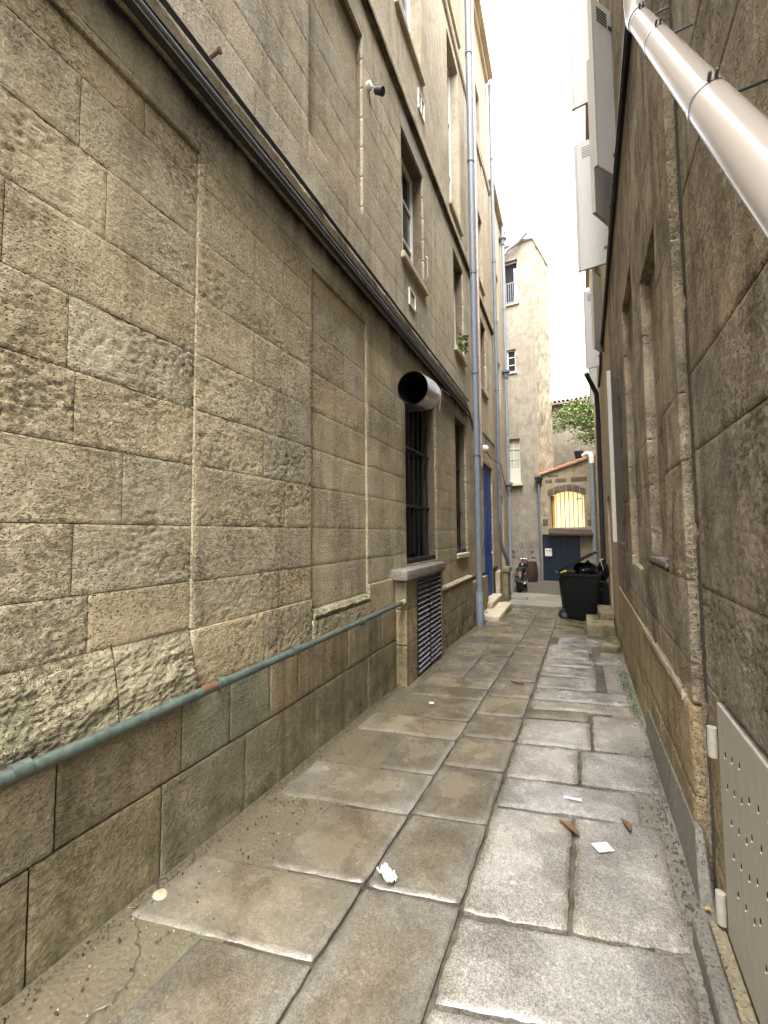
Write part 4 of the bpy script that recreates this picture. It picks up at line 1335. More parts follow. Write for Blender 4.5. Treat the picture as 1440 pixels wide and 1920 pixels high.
for zz in (4.12, 5.6, 7.4):
    mb = MB(); mb.lathe(RW(2.02, 0.145, zz), [(0.0375, -0.009), (0.0405, -0.009), (0.0405, 0.009), (0.0375, 0.009)], 24); cl = mb.build('clamp', 'steel', pv, smooth='auto')
    mb = MB(); mb.tube([RW(2.02, 0.10, zz), RW(2.02, -0.03, zz)], 0.005, 8); mb.build('clamp_stud', 'dark_steel', cl)

cable('cable', 'thick black cable stretched along the dark right-hand wall under the shutters', [RW(0.5, 0.03, 5.10), RW(3.3, 0.03, 5.10), RW(6.0, 0.03, 5.12), RW(8.0, 0.03, 5.12), RW(8.9, 0.03, 5.08), RW(10.2, 0.04, 4.85)], 0.030, 'cable_black')
bp = pipe_run('drainpipe', 'black drainpipe standing beside the wheeled bin on the right', 'black_pipe',
              [RW(9.9, 0.30, 5.1), RW(10.3, 0.09, 4.72), RW(10.45, 0.075, 4.3), RW(10.45, 0.075, 0.4), RW(10.5, 0.10, gz(10.5) - 0.02)], 0.05,
              [RW(10.45, 0.075, z) for z in (0.7, 1.9, 3.0, 4.0)], col_h=0.07)

# stone steps and block on the right
rs = thing('stone_steps', 'two block-like stone steps up to the wall beside the wheeled bin', 'steps', (0.28, 8.1, gz(8.1)))
mb = MB(); mb.box(0.045, 0.47, 7.62, 8.55, gz(8) - 0.10, -0.055); mb.build('lower_step', 'stone_plinth', rs, bevel=0.025, seg=3, smooth='auto')
mb = MB(); mb.box(0.245, 0.49, 8.08, 8.95, gz(8) - 0.10, 0.075); mb.build('upper_step', 'stone_plinth', rs, bevel=0.025, seg=3, smooth='auto')
mb = MB()
mb.hexa([(0.18, 6.45, gz(6.5) - 0.05), (0.455, 6.52, gz(6.5) - 0.05), (0.47, 7.35, gz(7.3) - 0.05), (0.36, 7.3, gz(7.3) - 0.05)],
        [(0.18, 6.45, gz(6.5) + 0.085), (0.455, 6.52, gz(6.5) + 0.085), (0.47, 7.35, gz(7.3) + 0.075), (0.36, 7.3, gz(7.3) + 0.07)])
tag(mb.build('kerb_stone', 'stone_plinth', None, bevel=0.03, seg=3, smooth='auto'), 'loose flat kerb stone lying against the dark wall before the steps', 'kerb stone')

# ------------------------------------------------------------------ tower house at the end
TX = lambda u, v, z: (u, 17.0 - v, z)
TH = thing('tower_house', 'tall narrow rendered house with three small windows closing the alley', 'building', (-3, 18, gz(17)))
TW1 = (-2.62, -2.04, 11.22, 13.12, 0.25)
TW2 = (-2.56, -2.20, 8.27, 9.24, 0.16)
TW3 = (-2.66, -2.13, 3.55, 5.42, 0.16)
mb = MB(); wall_sheet(mb, TX, -7.0, -1.46, -0.8, 13.75, 0.0, [TW1, TW2, TW3])
mb.quad((-7, 17, -0.8), (-7, 19.15, -0.8), (-7, 19.15, 13.75), (-7, 17, 13.75))
mb.quad((-7, 19.15, -0.8), (-0.99, 19.15, -0.8), (-0.99, 19.15, 13.75), (-7, 19.15, 13.75))
mb.build('wall', 'render', TH, recalc=False)
# rough side wall
u = np.linspace(0, 1, 60)[None, :]; z = np.linspace(-0.8, 13.75, 260)[:, None]; u, z = np.broadcast_arrays(u, z)
rel = 0.13 * (fbm(u * 1.6, z * 0.45, 2.2, 4, 4, 0.62) - 0.5)
xx = -1.46 + 0.48 * u + rel * np.clip(u * 12, 0, 1); yy_ = 17.0 + 2.1 * u
me, o3 = grid_mesh('side_wall', np.stack([xx, yy_, z], -1), np.stack([xx - 0.12, yy_ + 0.2, z], -1), np.array([1.0, -0.1, 0]))
link('side_wall', me, 'render_rough', TH, o3, True)
mb = MB(); mb.hexa([(-7.05, 16.93, 13.75), (-1.42, 16.93, 13.75), (-0.93, 19.17, 13.75), (-7.05, 19.17, 13.75)], [(-7.05, 16.93, 13.86), (-1.42, 16.93, 13.86), (-0.93, 19.17, 13.80), (-7.05, 19.17, 13.86)]); mb.build('roof_edge', 'render', TH, bevel=0.02)
mb = MB(); mb.box(-7.0, -1.6, 17.1, 19.1, 13.862, 13.90); mb.build('roof', 'tile_old', TH)
# open top window with white leaf and balustrade
w = window((TW1[0], TW1[1], TW1[2], TW1[3]), TX, TH, 1, 1, v=-0.17, pane='dark_room')
mb = MB(); mb.box(0, 0.24, -0.02, 0.02, TW1[2] + 0.05, TW1[3] - 0.35, lambda a_, b_, c__: (-2.09 - a_ * 0.45, 16.99 - a_ * 0.2 + b_ + 0.15, c__)); mb.build('open_leaf', 'white_paint', w, bevel=0.004)
for k in range(7):
    xk = -2.6 + 0.09 * k
    mb = MB(); mb.tube([(xk, 16.96, 11.24), (xk, 16.96, 12.1)], 0.011, 6); mb.build('baluster', 'zinc_light', w)
mb = MB(); mb.tube([(-2.64, 16.96, 12.1), (-2.03, 16.96, 12.1)], 0.018, 8); mb.tube([(-2.64, 16.96, 11.27), (-2.03, 16.96, 11.27)], 0.015, 8); mb.build('balcony_rail', 'zinc_light', w)
mb = MB(); mb.box(-2.68, -2.0, 16.93, 17.02, 11.13, 11.215); mb.build('window_sill', 'stone_pale', w, bevel=0.01)
window((TW2[0], TW2[1], TW2[2], TW2[3]), TX, TH, 1, 3, v=-0.1)
mb = MB(); mb.box(-2.6, -2.16, 16.95, 17.02, 8.18, 8.265); mb.build('window_sill', 'stone_pale', TH, bevel=0.01)
w = window((TW3[0], TW3[1], 4.15, TW3[3]), TX, TH, 2, 3, 'lattice', v=-0.1, pane='curtain', fw=0.035)
mb = MB(); mb.box(TW3[0] + 0.003, TW3[1] - 0.003, 16.99, 17.06, 3.56, 4.14); mb.build('lower_panel', 'lattice', w)
for k in range(5):
    xk = TW3[0] + 0.06 + 0.1 * k
    mb = MB(); mb.box(xk, xk + 0.008, 16.984, 16.99, 3.6, 4.1); mb.build('panel_groove', 'curtain', w)
for k in range(5):
    xk = TW3[0] + 0.05 + 0.11 * k
    mb = MB(); mb.tube([(xk, 16.97, 4.14), (xk, 16.97, 4.62)], 0.009, 6); mb.build('baluster', 'lattice', w)
mb = MB(); mb.box(-2.74, -2.06, 16.85, 17.02, 3.42, 3.54); mb.build('window_sill', 'stone_pale', w, bevel=0.015)
t = thing('gutter_pipe', 'pale grey gutter pipe bending round the top of the tower house', 'gutter', (-2.3, 16.9, 13.3))
mb = MB(); mb.tube([(-1.62, 16.86, 14.02), (-1.78, 16.85, 13.9), (-1.98, 16.85, 13.72), (-2.42, 16.85, 13.5), (-2.6, 16.85, 13.32), (-2.66, 16.85, 12.95), (-2.68, 16.85, 12.3)], 0.075, 12); mb.build('pipe', 'zinc_light', t, smooth='auto')
mb = MB(); mb.lathe((-2.55, 16.85, 13.4), [(0.0755, -0.05), (0.1, -0.05), (0.1, 0.05), (0.0755, 0.05)], 12); mb.build('collar', 'zinc_light', t)
# sprayed scrawl on the tower wall
mb = MB()
def stroke(pts, w=0.012):
    for i in range(len(pts) - 1):
        a, b = Vector((pts[i][0], 0, pts[i][1])), Vector((pts[i + 1][0], 0, pts[i + 1][1]))
        d = (b - a).normalized(); n = Vector((-d.z, 0, d.x)) * w
        a = a - d * w * 0.5; b = b + d * w * 0.5
        vs = [Vector((p.x, y, p.z)) for y in (16.996, 16.992 - 0.0004 * i) for p in (a - n, b - n, b + n, a + n)]
        mb.hexa(vs[:4], vs[4:])
gx, gzz = -2.27, 0.80
for P_ in ([(0.0, 0.28), (0.06, 0.06), (0.13, 0.3), (0.10, 0.05)], [(0.16, 0.3), (0.15, 0.08), (0.22, 0.05), (0.25, 0.28)], [(0.29, 0.3), (0.33, 0.04), (0.39, 0.3)],
           [(0.40, 0.03), (0.46, 0.27), (0.50, 0.05), (0.42, 0.13)], [(0.50, 0.26), (0.58, 0.26), (0.49, 0.06), (0.60, 0.07)], [(0.63, 0.08), (0.70, 0.10), (0.70, 0.24), (0.62, 0.25), (0.61, 0.1)],
           [(0.03, -0.06), (0.13, -0.2), (0.18, -0.03)], [(0.28, -0.05), (0.38, -0.25), (0.42, -0.02), (0.5, -0.22)], [(0.36, 0.02), (0.38, -0.1)]):
    stroke([(gx + p[0], gzz + p[1]) for p in P_], 0.008)
mb.build('graffiti', 'graffiti_ink', TH)

CH = thing('courtyard_blocker', 'unseen rendered house added left of the courtyard to hold back light', 'building', (-5, 15, gz(15)))  # out of view, added to cut the light reaching the courtyard
mb = MB(); mb.box(-8.0, -3.4, 13.3, 16.95, -0.8, 12.0); mb.build('wall', 'render', CH)
mb = MB(); mb.box(-8.0, -3.2, 13.25, 16.97, 12.0, 12.2); mb.build('eaves', 'tile_old', CH, bevel=0.02)

# ------------------------------------------------------------------ gatehouse
GX = lambda u, v, z: (u, 16.93 - v, z)
GH = thing('gatehouse', 'low stone outbuilding with a lit arched window above a navy door', 'building', (-0.5, 17.5, gz(17)))
GD = (-1.37, -0.02, -0.8, 1.42, 0.16)
GWn = (-1.03, 0.16, 1.70, 3.12, 0.26)
rz = lambda x: 3.76 + 0.302 * (x + 1.42)
mb = MB()
wall_sheet(mb, GX, -1.47, 0.62, -0.8, 3.30, 0.0, [GD])
mb.f = [f for f in mb.f]
mb = MB()
def gq(x0, x1, z0, z1):
    mb.quad(GX(x0, 0, z0), GX(x1, 0, z0), GX(x1, 0, z1), GX(x0, 0, z1))
gq(-1.47, GD[0], -0.8, 1.42); gq(GD[1], 0.62, -0.8, 1.42); gq(-1.47, 0.62, 1.42, 1.70)
gq(-1.47, GWn[0], 1.70, 3.30); gq(GWn[1], 0.62, 1.70, 3.30)
mb.quad(GX(-1.47, 0, 3.30), GX(0.62, 0, 3.30), GX(0.62, 0, rz(0.62)), GX(-1.47, 0, rz(-1.47)))
# arch head: from the curve up to 3.30
na = 14
arc = [(GWn[0] + (GWn[1] - GWn[0]) * k / na, 2.93 + 0.19 * (1 - (2 * k / na - 1) ** 2)) for k in range(na + 1)]
for k in range(na):
    (xa, za), (xb, zb) = arc[k], arc[k + 1]
    mb.quad(GX(xa, 0, za), GX(xb, 0, zb), GX(xb, 0, 3.30), GX(xa, 0, 3.30))
    mb.quad(GX(xa, 0, za), GX(xb, 0, zb), GX(xb, -0.26, zb), GX(xa, -0.26, za))
for (xa, xb, za, zb) in ((GD[0], GD[0], -0.8, 1.42), (GD[1], GD[1], -0.8, 1.42), (GWn[1], GWn[1], 1.70, 2.93)):
    mb.quad(GX(xa, 0, za), GX(xa, -0.26, za), GX(xa, -0.26, zb), GX(xa, 0, zb))
mb.quad(GX(GD[0], 0, 1.42), GX(GD[1], 0, 1.42), GX(GD[1], -0.26, 1.42), GX(GD[0], -0.26, 1.42))
mb.quad(GX(GWn[0], 0, 1.70), GX(GWn[1], 0, 1.70), GX(GWn[1], -0.26, 1.70), GX(GWn[0], -0.26, 1.70))
mb.quad((-1.47, 16.93, -0.8), (-1.47, 20.5, -0.8), (-1.47, 20.5, rz(-1.47)), (-1.47, 16.93, rz(-1.47)))
mb.quad((0.62, 16.93, -0.8), (0.62, 20.5, -0.8), (0.62, 20.5, rz(0.62)), (0.62, 16.93, rz(0.62)))
mb.quad((-1.47, 17.3, -0.8), (0.62, 17.3, -0.8), (0.62, 17.3, 1.69), (-1.47, 17.3, 1.69))
mb.build('wall', 'rubble', GH, recalc=False)
mb = MB(); mb.quad(GX(GWn[0], 0, 1.70), GX(GWn[0], -0.26, 1.70), GX(GWn[0], -0.26, 2.94), GX(GWn[0], 0, 2.94)); mb.build('window_jamb', 'reveal_ochre', GH)
rng2 = random.Random(3)
# voussoirs and face stones
for k in range(6):
    xa = -1.13 + 1.38 * k / 6; xb = -1.13 + 1.38 * (k + 1) / 6
    f = lambda x: 2.945 + 0.19 * (1 - ((x + 0.435) / 0.70) ** 2)
    mb = MB()
    h = 0.24 + rng2.uniform(-0.03, 0.03)
    mb.hexa([GX(xa + 0.012, -0.02, f(xa)), GX(xb - 0.012, -0.02, f(xb)), GX(xb - 0.012, 0.022, f(xb)), GX(xa + 0.012, 0.022, f(xa))],
            [GX(xa + 0.008, -0.02, f(xa) + h), GX(xb - 0.008, -0.02, f(xb) + h), GX(xb - 0.008, 0.018, f(xb) + h), GX(xa + 0.008, 0.018, f(xa) + h)])
    mb.build('arch_stone', 'rubble_dark', GH, bevel=0.012)
for (x0, x1, z0, z1, mt) in ((-1.22, -0.92, 3.44, 3.63, 'rubble_dark'), (-0.86, -0.42, 3.45, 3.64, 'rubble_dark'), (-0.28, 0.30, 3.44, 3.66, 'rubble_dark'), (-1.36, -1.18, 2.5, 2.78, 'rubble'), (-1.38, -1.10, 2.15, 2.44, 'rubble'),
                             (-1.35, -1.12, 1.75, 2.05, 'rubble_dark'), (0.22, 0.46, 2.55, 2.85, 'rubble'), (0.2, 0.42, 2.1, 2.45, 'rubble'), (0.24, 0.44, 1.72, 2.0, 'rubble_dark'), (0.05, 0.3, 0.9, 1.2, 'rubble'),
                             (0.04, 0.28, 0.5, 0.82, 'rubble'), (-1.1, -0.7, 3.68, 3.8, 'rubble_dark'), (0.1, 0.5, 3.74, 3.95, 'rubble')):
    block(GX, GH, mt, x0, x1, z0, z1, 0.012, 0.8, tintv(0.15), res=0.02, er=0.06, ecut=0.016, depth=0.03, name='face_stone')
# lit window
mb = MB()
P0 = [GX(GWn[0], -0.25, 1.70)] + [GX(p[0], -0.25, p[1]) for p in arc] + [GX(GWn[1], -0.25, 1.70)]
mb.add(P0, [tuple(range(len(P0)))])
lw = mb.build('lit_window', 'lit_pane', GH)
MB().box(-1.028, -0.88, -0.20, -0.17, 1.71, 2.96, GX).build('inner_shutter', 'reveal_ochre', lw)
lw['label'] = 'arched window glowing warm yellow behind thin bars'
for k in range(8):
    xk = -0.98 + 0.154 * k
    zt = 2.93 + 0.19 * (1 - (2 * (xk - GWn[0]) / (GWn[1] - GWn[0]) - 1) ** 2)
    mb = MB(); mb.tube([GX(xk, -0.06, 1.69), GX(xk, -0.06, zt)], 0.013, 6); mb.build('bar', 'bar_black', lw)
mb = MB(); mb.box(-0.12, 0.10, -0.075, -0.05, 2.78, 2.81, GX); mb.build('window_catch', 'dark_steel', lw)
# projecting slate hood over the door
mb = MB(); mb.hexa([GX(-1.12, 0.0, 1.46), GX(0.42, 0.0, 1.44), GX(0.44, 0.28, 1.34), GX(-1.12, 0.28, 1.38)], [GX(-1.12, 0.0, 1.68), GX(0.42, 0.0, 1.60), GX(0.44, 0.28, 1.42), GX(-1.12, 0.28, 1.50)])
mb.build('door_hood', 'slate', GH, bevel=0.02)
mb = MB(); mb.box(GD[0], GD[1], -0.13, -0.08, gz(17) - 0.05, 1.42, GX); dl = mb.build('door', 'navy_door', GH)
for k in range(6):
    xa = GD[0] + 0.006 + (GD[1] - GD[0]) * k / 6
    mb = MB(); mb.box(xa, xa + (GD[1] - GD[0]) / 6 - 0.010, -0.079, -0.064, gz(17) - 0.02, 1.40, GX); mb.build('plank', 'navy_door', dl, bevel=0.004)
lb = thing('letterbox', 'white letterbox hung on the navy door', 'letterbox', GX(-1.15, -0.05, 0.55))
mb = MB(); mb.box(-1.28, -1.03, -0.062, 0.03, 0.57, 0.87, GX); mb.build('box', 'white_paint', lb, bevel=0.008)
mb = MB(); mb.box(-1.25, -1.06, 0.0305, 0.036, 0.77, 0.79, GX); mb.build('slot', 'dark_steel', lb)
# monopitch roof with clay tiles along the verge
mb = MB()
mb.hexa([(-1.55, 16.85, rz(-1.55) + 0.01), (0.66, 16.85, rz(0.66) + 0.01), (0.66, 20.5, rz(0.66) + 0.01), (-1.55, 20.5, rz(-1.55) + 0.01)],
        [(-1.55, 16.85, rz(-1.55) + 0.05), (0.66, 16.85, rz(0.66) + 0.05), (0.66, 20.5, rz(0.66) + 0.05), (-1.55, 20.5, rz(-1.55) + 0.05)])
rf = mb.build('roof', 'tile_old', GH)


def tile_mesh():
    mb = MB(); n = 7
    vs, fs = [], []
    for i, s in enumerate((0, 0.42)):
        r = 0.085 - 0.012 * i
        for rr in (r, r - 0.014):
            for k in range(n):
                a = pi * k / (n - 1)
                vs.append((s, cos(a) * rr, sin(a) * rr))
    for k in range(n - 1):
        fs += [(k, k + 1, 2 * n + k + 1, 2 * n + k), (n + k, 3 * n + k, 3 * n + k + 1, n + k + 1), (k, n + k, n + k + 1, k + 1), (2 * n + k, 2 * n + k + 1, 3 * n + k + 1, 3 * n + k)]
    me = bpy.data.meshes.new('roof_tile')
    me.from_pydata(vs, [], fs)
    me.materials.append(MAT['tile_clay'])
    return me


tm = tile_mesh()
sl_ = math.atan(0.302)
for j in range(14):
    for i in range(6):
        xk = -1.40 + 0.335 * i + rng2.uniform(-0.01, 0.01)
        ob = bpy.data.objects.new('roof_tile', tm)
        COL.objects.link(ob)
        ob.location = Vector((xk, 16.92 + 0.2 * j, rz(xk) + 0.055 + 0.004 * i))
        ob.rotation_euler = (0, -sl_ + 0.05 + rng2.uniform(-0.03, 0.03), rng2.uniform(-0.04, 0.04))
        ob.parent = rf
        ob.matrix_parent_inverse = Matrix.Translation(-absloc(rf))
pipe_run('drainpipe', 'thin grey drainpipe with a dark hopper left of the navy door', 'zinc', [(-1.44, 16.83, 3.5), (-1.44, 16.84, 2), (-1.44, 16.84, gz(16.8))], 0.042, [(-1.44, 16.84, z) for z in (1.6, 3.0)])
hp = thing('rain_hopper', 'dark square rain hopper under the low end of the tiled roof', 'hopper', (-1.44, 16.8, 3.5))
mb = MB(); mb.hexa([(-1.52, 16.74, 3.50), (-1.36, 16.74, 3.50), (-1.36, 16.90, 3.50), (-1.52, 16.90, 3.50)], [(-1.60, 16.68, 3.72), (-1.28, 16.68, 3.72), (-1.28, 16.91, 3.72), (-1.60, 16.91, 3.72)]); mb.build('box', 'slate', hp, bevel=0.012)
mb = MB(); mb.tube([(-1.52, 16.78, 3.86), (-1.40, 16.78, 3.76), (-1.36, 16.78, 3.74)], 0.02, 8); mb.build('spout', 'zinc', hp)
vp = thing('vent_stack', 'fat grey pipe with a white bend rising beside the gatehouse', 'pipe', (0.46, 16.75, gz(16.7)))
mb = MB(); mb.tube([(0.46, 16.78, gz(16.7)), (0.46, 16.78, 2), (0.46, 16.78, 4.1)], 0.085, 14); mb.build('pipe', 'zinc_light', vp, smooth='auto')
mb = MB(); mb.tube([(0.46, 16.78, 4.101), (0.46, 16.78, 4.35), (0.42, 16.82, 4.48), (0.32, 16.95, 4.52), (0.20, 17.05, 4.45)], 0.095, 14); mb.build('bend', 'white_plastic', vp, smooth='auto')
pp = thing('plant_pot', 'black plastic plant pot standing on the tiled roof', 'pot', (0.02, 17.3, 4.3))
mb = MB(); mb.lathe((0.04, 17.25, 4.33), [(0.001, 0.0), (0.12, 0.0), (0.165, 0.30), (0.18, 0.30), (0.18, 0.36), (0.15, 0.36), (0.11, 0.05), (0.001, 0.05)], 18); mb.build('pot', 'plant_pot', pp, smooth='auto')
mb = MB(); mb.lathe((0.04, 17.25, 4.60), [(0.148, 0.0), (0.001, 0.02)], 14); mb.build('soil', 'bark', pp)

# ------------------------------------------------------------------ rear house and tree
BH = thing('rear_house', 'plain rendered house wall with a tiled eave rising behind the gatehouse', 'building', (0, 21, gz(17)))
mb = MB(); mb.box(-1.6, 6.0, 21.0, 26.0, -0.8, 7.75); mb.build('wall', 'render', BH)
mb = MB(); mb.hexa([(-1.6, 20.75, 7.75), (6.0, 20.75, 7.75), (6.0, 26, 8.9), (-1.6, 26, 8.9)], [(-1.6, 20.75, 7.83), (6.0, 20.75, 7.83), (6.0, 26, 9.0), (-1.6, 26, 9.0)]); rf2 = mb.build('roof', 'tile_old', BH)
tm2 = tm.copy(); tm2.materials.clear(); tm2.materials.append(MAT['tile_old'])
for j in range(4):
    for i in range(12):
        ob = bpy.data.objects.new('roof_tile', tm2)
        COL.objects.link(ob)
        ob.location = Vector((-1.5 + 0.19 * i, 20.72 + 0.36 * j, 7.86 + 0.08 * j))
        ob.rotation_euler = (0, -0.2, pi / 2 + rng2.uniform(-0.04, 0.04))
        ob.parent = rf2
        ob.matrix_parent_inverse = Matrix.Translation(-absloc(rf2))
tr = thing('tree', 'lime green leafy branches hanging over the wall behind the gatehouse', 'tree', (1.3, 19.9, gz(17)))
mb = MB()
mb.tube([(1.3, 19.9, gz(17) - 0.05), (1.28, 19.9, 3), (1.15, 19.85, 5.2), (0.9, 19.8, 6.4)], [0.14, 0.11, 0.08, 0.05], 10)
mb.build('trunk', 'bark', tr, smooth='auto')
limbs = [[(1.1, 19.85, 5.6), (0.5, 19.7, 6.3), (-0.2, 19.6, 6.5), (-1.05, 19.5, 6.35)], [(0.95, 19.8, 6.2), (0.5, 19.8, 7.0), (0.1, 19.7, 7.3), (-0.5, 19.7, 7.1)],
         [(0.9, 19.8, 6.4), (0.8, 19.7, 7.2), (0.7, 19.7, 7.6)], [(1.12, 19.85, 5.3), (0.5, 19.6, 5.8), (0.0, 19.5, 5.7)], [(0.5, 19.7, 6.3), (-0.1, 19.6, 6.9), (-0.75, 19.6, 6.85)]]
mb = MB()
for L_ in limbs:
    mb.tube(L_, [0.04 - 0.009 * i for i in range(len(L_))], 7)
mb.build('limbs', 'bark', tr, smooth='auto')
mb = MB()
rg = random.Random(11)
for L_ in limbs:
    for i in range(len(L_) - 1):
        a, b = Vector(L_[i]), Vector(L_[i + 1])
        for k in range(int(330 * (b - a).length / 0.7)):
            c = a.lerp(b, rg.random()) + Vector((rg.gauss(0, 0.17), rg.gauss(0, 0.2), rg.gauss(0, 0.14)))
            leaf1(mb, c, rg.uniform(0.08, 0.16), rg)
mb.build('crown', 'leaf', tr, recalc=False)
# ------------------------------------------------------------------ wheeled bin with rubbish
Mb = Matrix.Translation((-0.02, 9.18, gz(9.2))) @ Matrix.Rotation(RAD(-7), 4, 'Z')
BX = lambda x, y, z: tuple(Mb @ Vector((x, y, z)))
bn = thing('wheeled_bin', 'black wheeled rubbish bin with its lid propped open by bags', 'bin', BX(0, 0, 0))
b0 = [(-0.27, -0.27), (0.27, -0.27), (0.27, 0.30), (-0.27, 0.30)]
b1 = [(-0.33, -0.36), (0.345, -0.36), (0.345, 0.38), (-0.33, 0.38)]
mb = MB(); mb.hexa([BX(x, y, 0.04) for x, y in b0], [BX(x, y, 0.90) for x, y in b1]); mb.build('body', 'bin_plastic', bn, bevel=0.035, seg=3, smooth='auto')
mb = MB()
mb.hexa([BX(-0.36, -0.385, 0.885), BX(0.37, -0.385, 0.885), BX(0.37, 0.405, 0.885), BX(-0.36, 0.405, 0.885)], [BX(-0.36, -0.385, 0.945), BX(0.37, -0.385, 0.945), BX(0.37, 0.405, 0.945), BX(-0.36, 0.405, 0.945)])
mb.build('rim', 'bin_plastic', bn, bevel=0.012, seg=2, smooth='auto')
mb = MB(); mb.hexa([BX(-0.335, -0.17, 0.05), BX(-0.275, -0.20, 0.05), BX(-0.275, 0.2, 0.05), BX(-0.335, 0.17, 0.05)], [BX(-0.40, -0.22, 0.86), BX(-0.335, -0.25, 0.86), BX(-0.335, 0.25, 0.86), BX(-0.40, 0.22, 0.86)]); mb.build('back_rib', 'bin_side', bn, bevel=0.015, seg=2)
for s in (-1, 1):
    mb = MB(); mb.lathe(BX(-0.30, 0.25 * s, 0.10), [(0.03, -0.03), (0.10, -0.03), (0.11, -0.015), (0.11, 0.015), (0.10, 0.03), (0.03, 0.03)], 18, 'Y'); wl = mb.build('wheel', 'rubber', bn, smooth='auto')
    mb = MB(); mb.lathe(BX(-0.30, 0.25 * s, 0.10), [(0.001, -0.032), (0.05, -0.032), (0.05, 0.032), (0.001, 0.032)], 14, 'Y'); mb.build('hub', 'dark_steel', wl)
mb = MB(); mb.tube([BX(-0.36, -0.22, 0.92), BX(-0.45, -0.22, 0.95), BX(-0.45, 0.22, 0.95), BX(-0.36, 0.22, 0.92)], 0.016, 8); mb.build('handle', 'bin_side', bn)
mb = MB()
ln = Vector((0.70, 0, 0.40)).normalized()
pl = Vector((-ln.z, 0, ln.x))
LP = lambda s, y, t: BX(-0.38 + ln.x * s + pl.x * t, y, 0.955 + ln.z * s + pl.z * t)
mb.hexa([LP(0, -0.38, 0), LP(0.80, -0.36, 0), LP(0.80, 0.38, 0), LP(0, 0.40, 0)], [LP(0.02, -0.36, 0.05), LP(0.74, -0.32, 0.06), LP(0.74, 0.34, 0.06), LP(0.02, 0.38, 0.05)])
mb.build('lid', 'bin_plastic', bn, bevel=0.018, seg=3, smooth='auto')
mb = MB(); mb.hexa([BX(-0.33, -0.388, 0.95), BX(-0.22, -0.388, 0.985), BX(-0.2, -0.386, 0.985), BX(-0.33, -0.386, 0.95)], [BX(-0.32, -0.389, 0.975), BX(-0.24, -0.389, 1.02), BX(-0.22, -0.386, 1.02), BX(-0.32, -0.386, 0.975)]); mb.build('yellow_sticker', 'yellow', bn)


def bag(label, c, r, sq, seed):
    n, m_ = 28, 18
    th = np.linspace(0, 2 * pi, n, endpoint=False)[None, :]; ph = np.linspace(0.0, pi, m_)[:, None]
    dx, dy, dz = np.sin(ph) * np.cos(th), np.sin(ph) * np.sin(th), np.cos(ph) * np.ones_like(th)
    rr = 1 + 0.55 * (fbm(dx * 1.0 + 5, dy + 5, seed + dz, 2.2, 4, 0.65) - 0.5) + 0.18 * (np.abs(fbm(dx + 5, dy + 5, seed + dz, 7, 2) - 0.5) * 2)
    V = [tuple(Vector(c) + Vector((dx[i, j] * rr[i, j] * r * sq[0], dy[i, j] * rr[i, j] * r * sq[1], dz[i, j] * rr[i, j] * r * sq[2]))) for i in range(m_) for j in range(n)]
    F = [(i * n + j, i * n + (j + 1) % n, (i + 1) * n + (j + 1) % n, (i + 1) * n + j) for i in range(m_ - 1) for j in range(n)]
    t = thing('rubbish_bag', label, 'bag', (c[0], c[1], c[2] - r * sq[2]))
    mb = MB(); mb.add(V, F); mb.build('sack', 'bag', t, smooth=True)
    mb = MB(); mb.tube([(c[0], c[1], c[2] + r * sq[2] * 0.8), (c[0] + 0.02, c[1], c[2] + r * sq[2] * 1.15), (c[0] + 0.06, c[1] - 0.02, c[2] + r * sq[2] * 1.25)], [0.03, 0.02, 0.035], 8); mb.build('tied_neck', 'bag', t, smooth='auto')
    return t


bag('shiny black rubbish bag bulging from under the open bin lid', BX(0.10, -0.02, 1.0), 0.23, (0.95, 1.1, 0.62), 3.0)
t = bag('black rubbish bag with white ties wedged between the bin and the black drainpipe', (0.40, 9.72, 0.66), 0.16, (0.72, 1.1, 1.25), 8.0)
for (dx, L_) in ((-0.07, 0.24), (-0.04, 0.32)):
    mb = MB(); mb.tube([(0.36 + dx, 9.56, 0.60), (0.35 + dx, 9.52, 0.50), (0.37 + dx, 9.52, 0.60 - L_), (0.40 + dx, 9.53, 0.62 - L_)], 0.011, 6); mb.build('white_tie', 'white_plastic', t)
mb = MB(); mb.tube([(0.30, 9.62, 0.78), (0.34, 9.6, 0.9), (0.42, 9.62, 0.93)], 0.012, 6); mb.build('yellow_tie', 'yellow', t)
# low concrete block that carries that bag
tag(MB().box(0.25, 0.50, 9.62, 9.95, gz(9.8) - 0.05, 0.42).build('crate', 'bin_plastic', None, bevel=0.012), 'dark plastic crate behind the bin carrying the tied bag', 'crate')

# ------------------------------------------------------------------ motorcycle, rear wheel towards the alley
mo = thing('motorcycle', 'parked motorcycle with a red mudguard half hidden behind the stone pier', 'motorcycle', (-1.78, 14.0, gz(14)))
gm_ = gz(13.5)
mx = -1.80


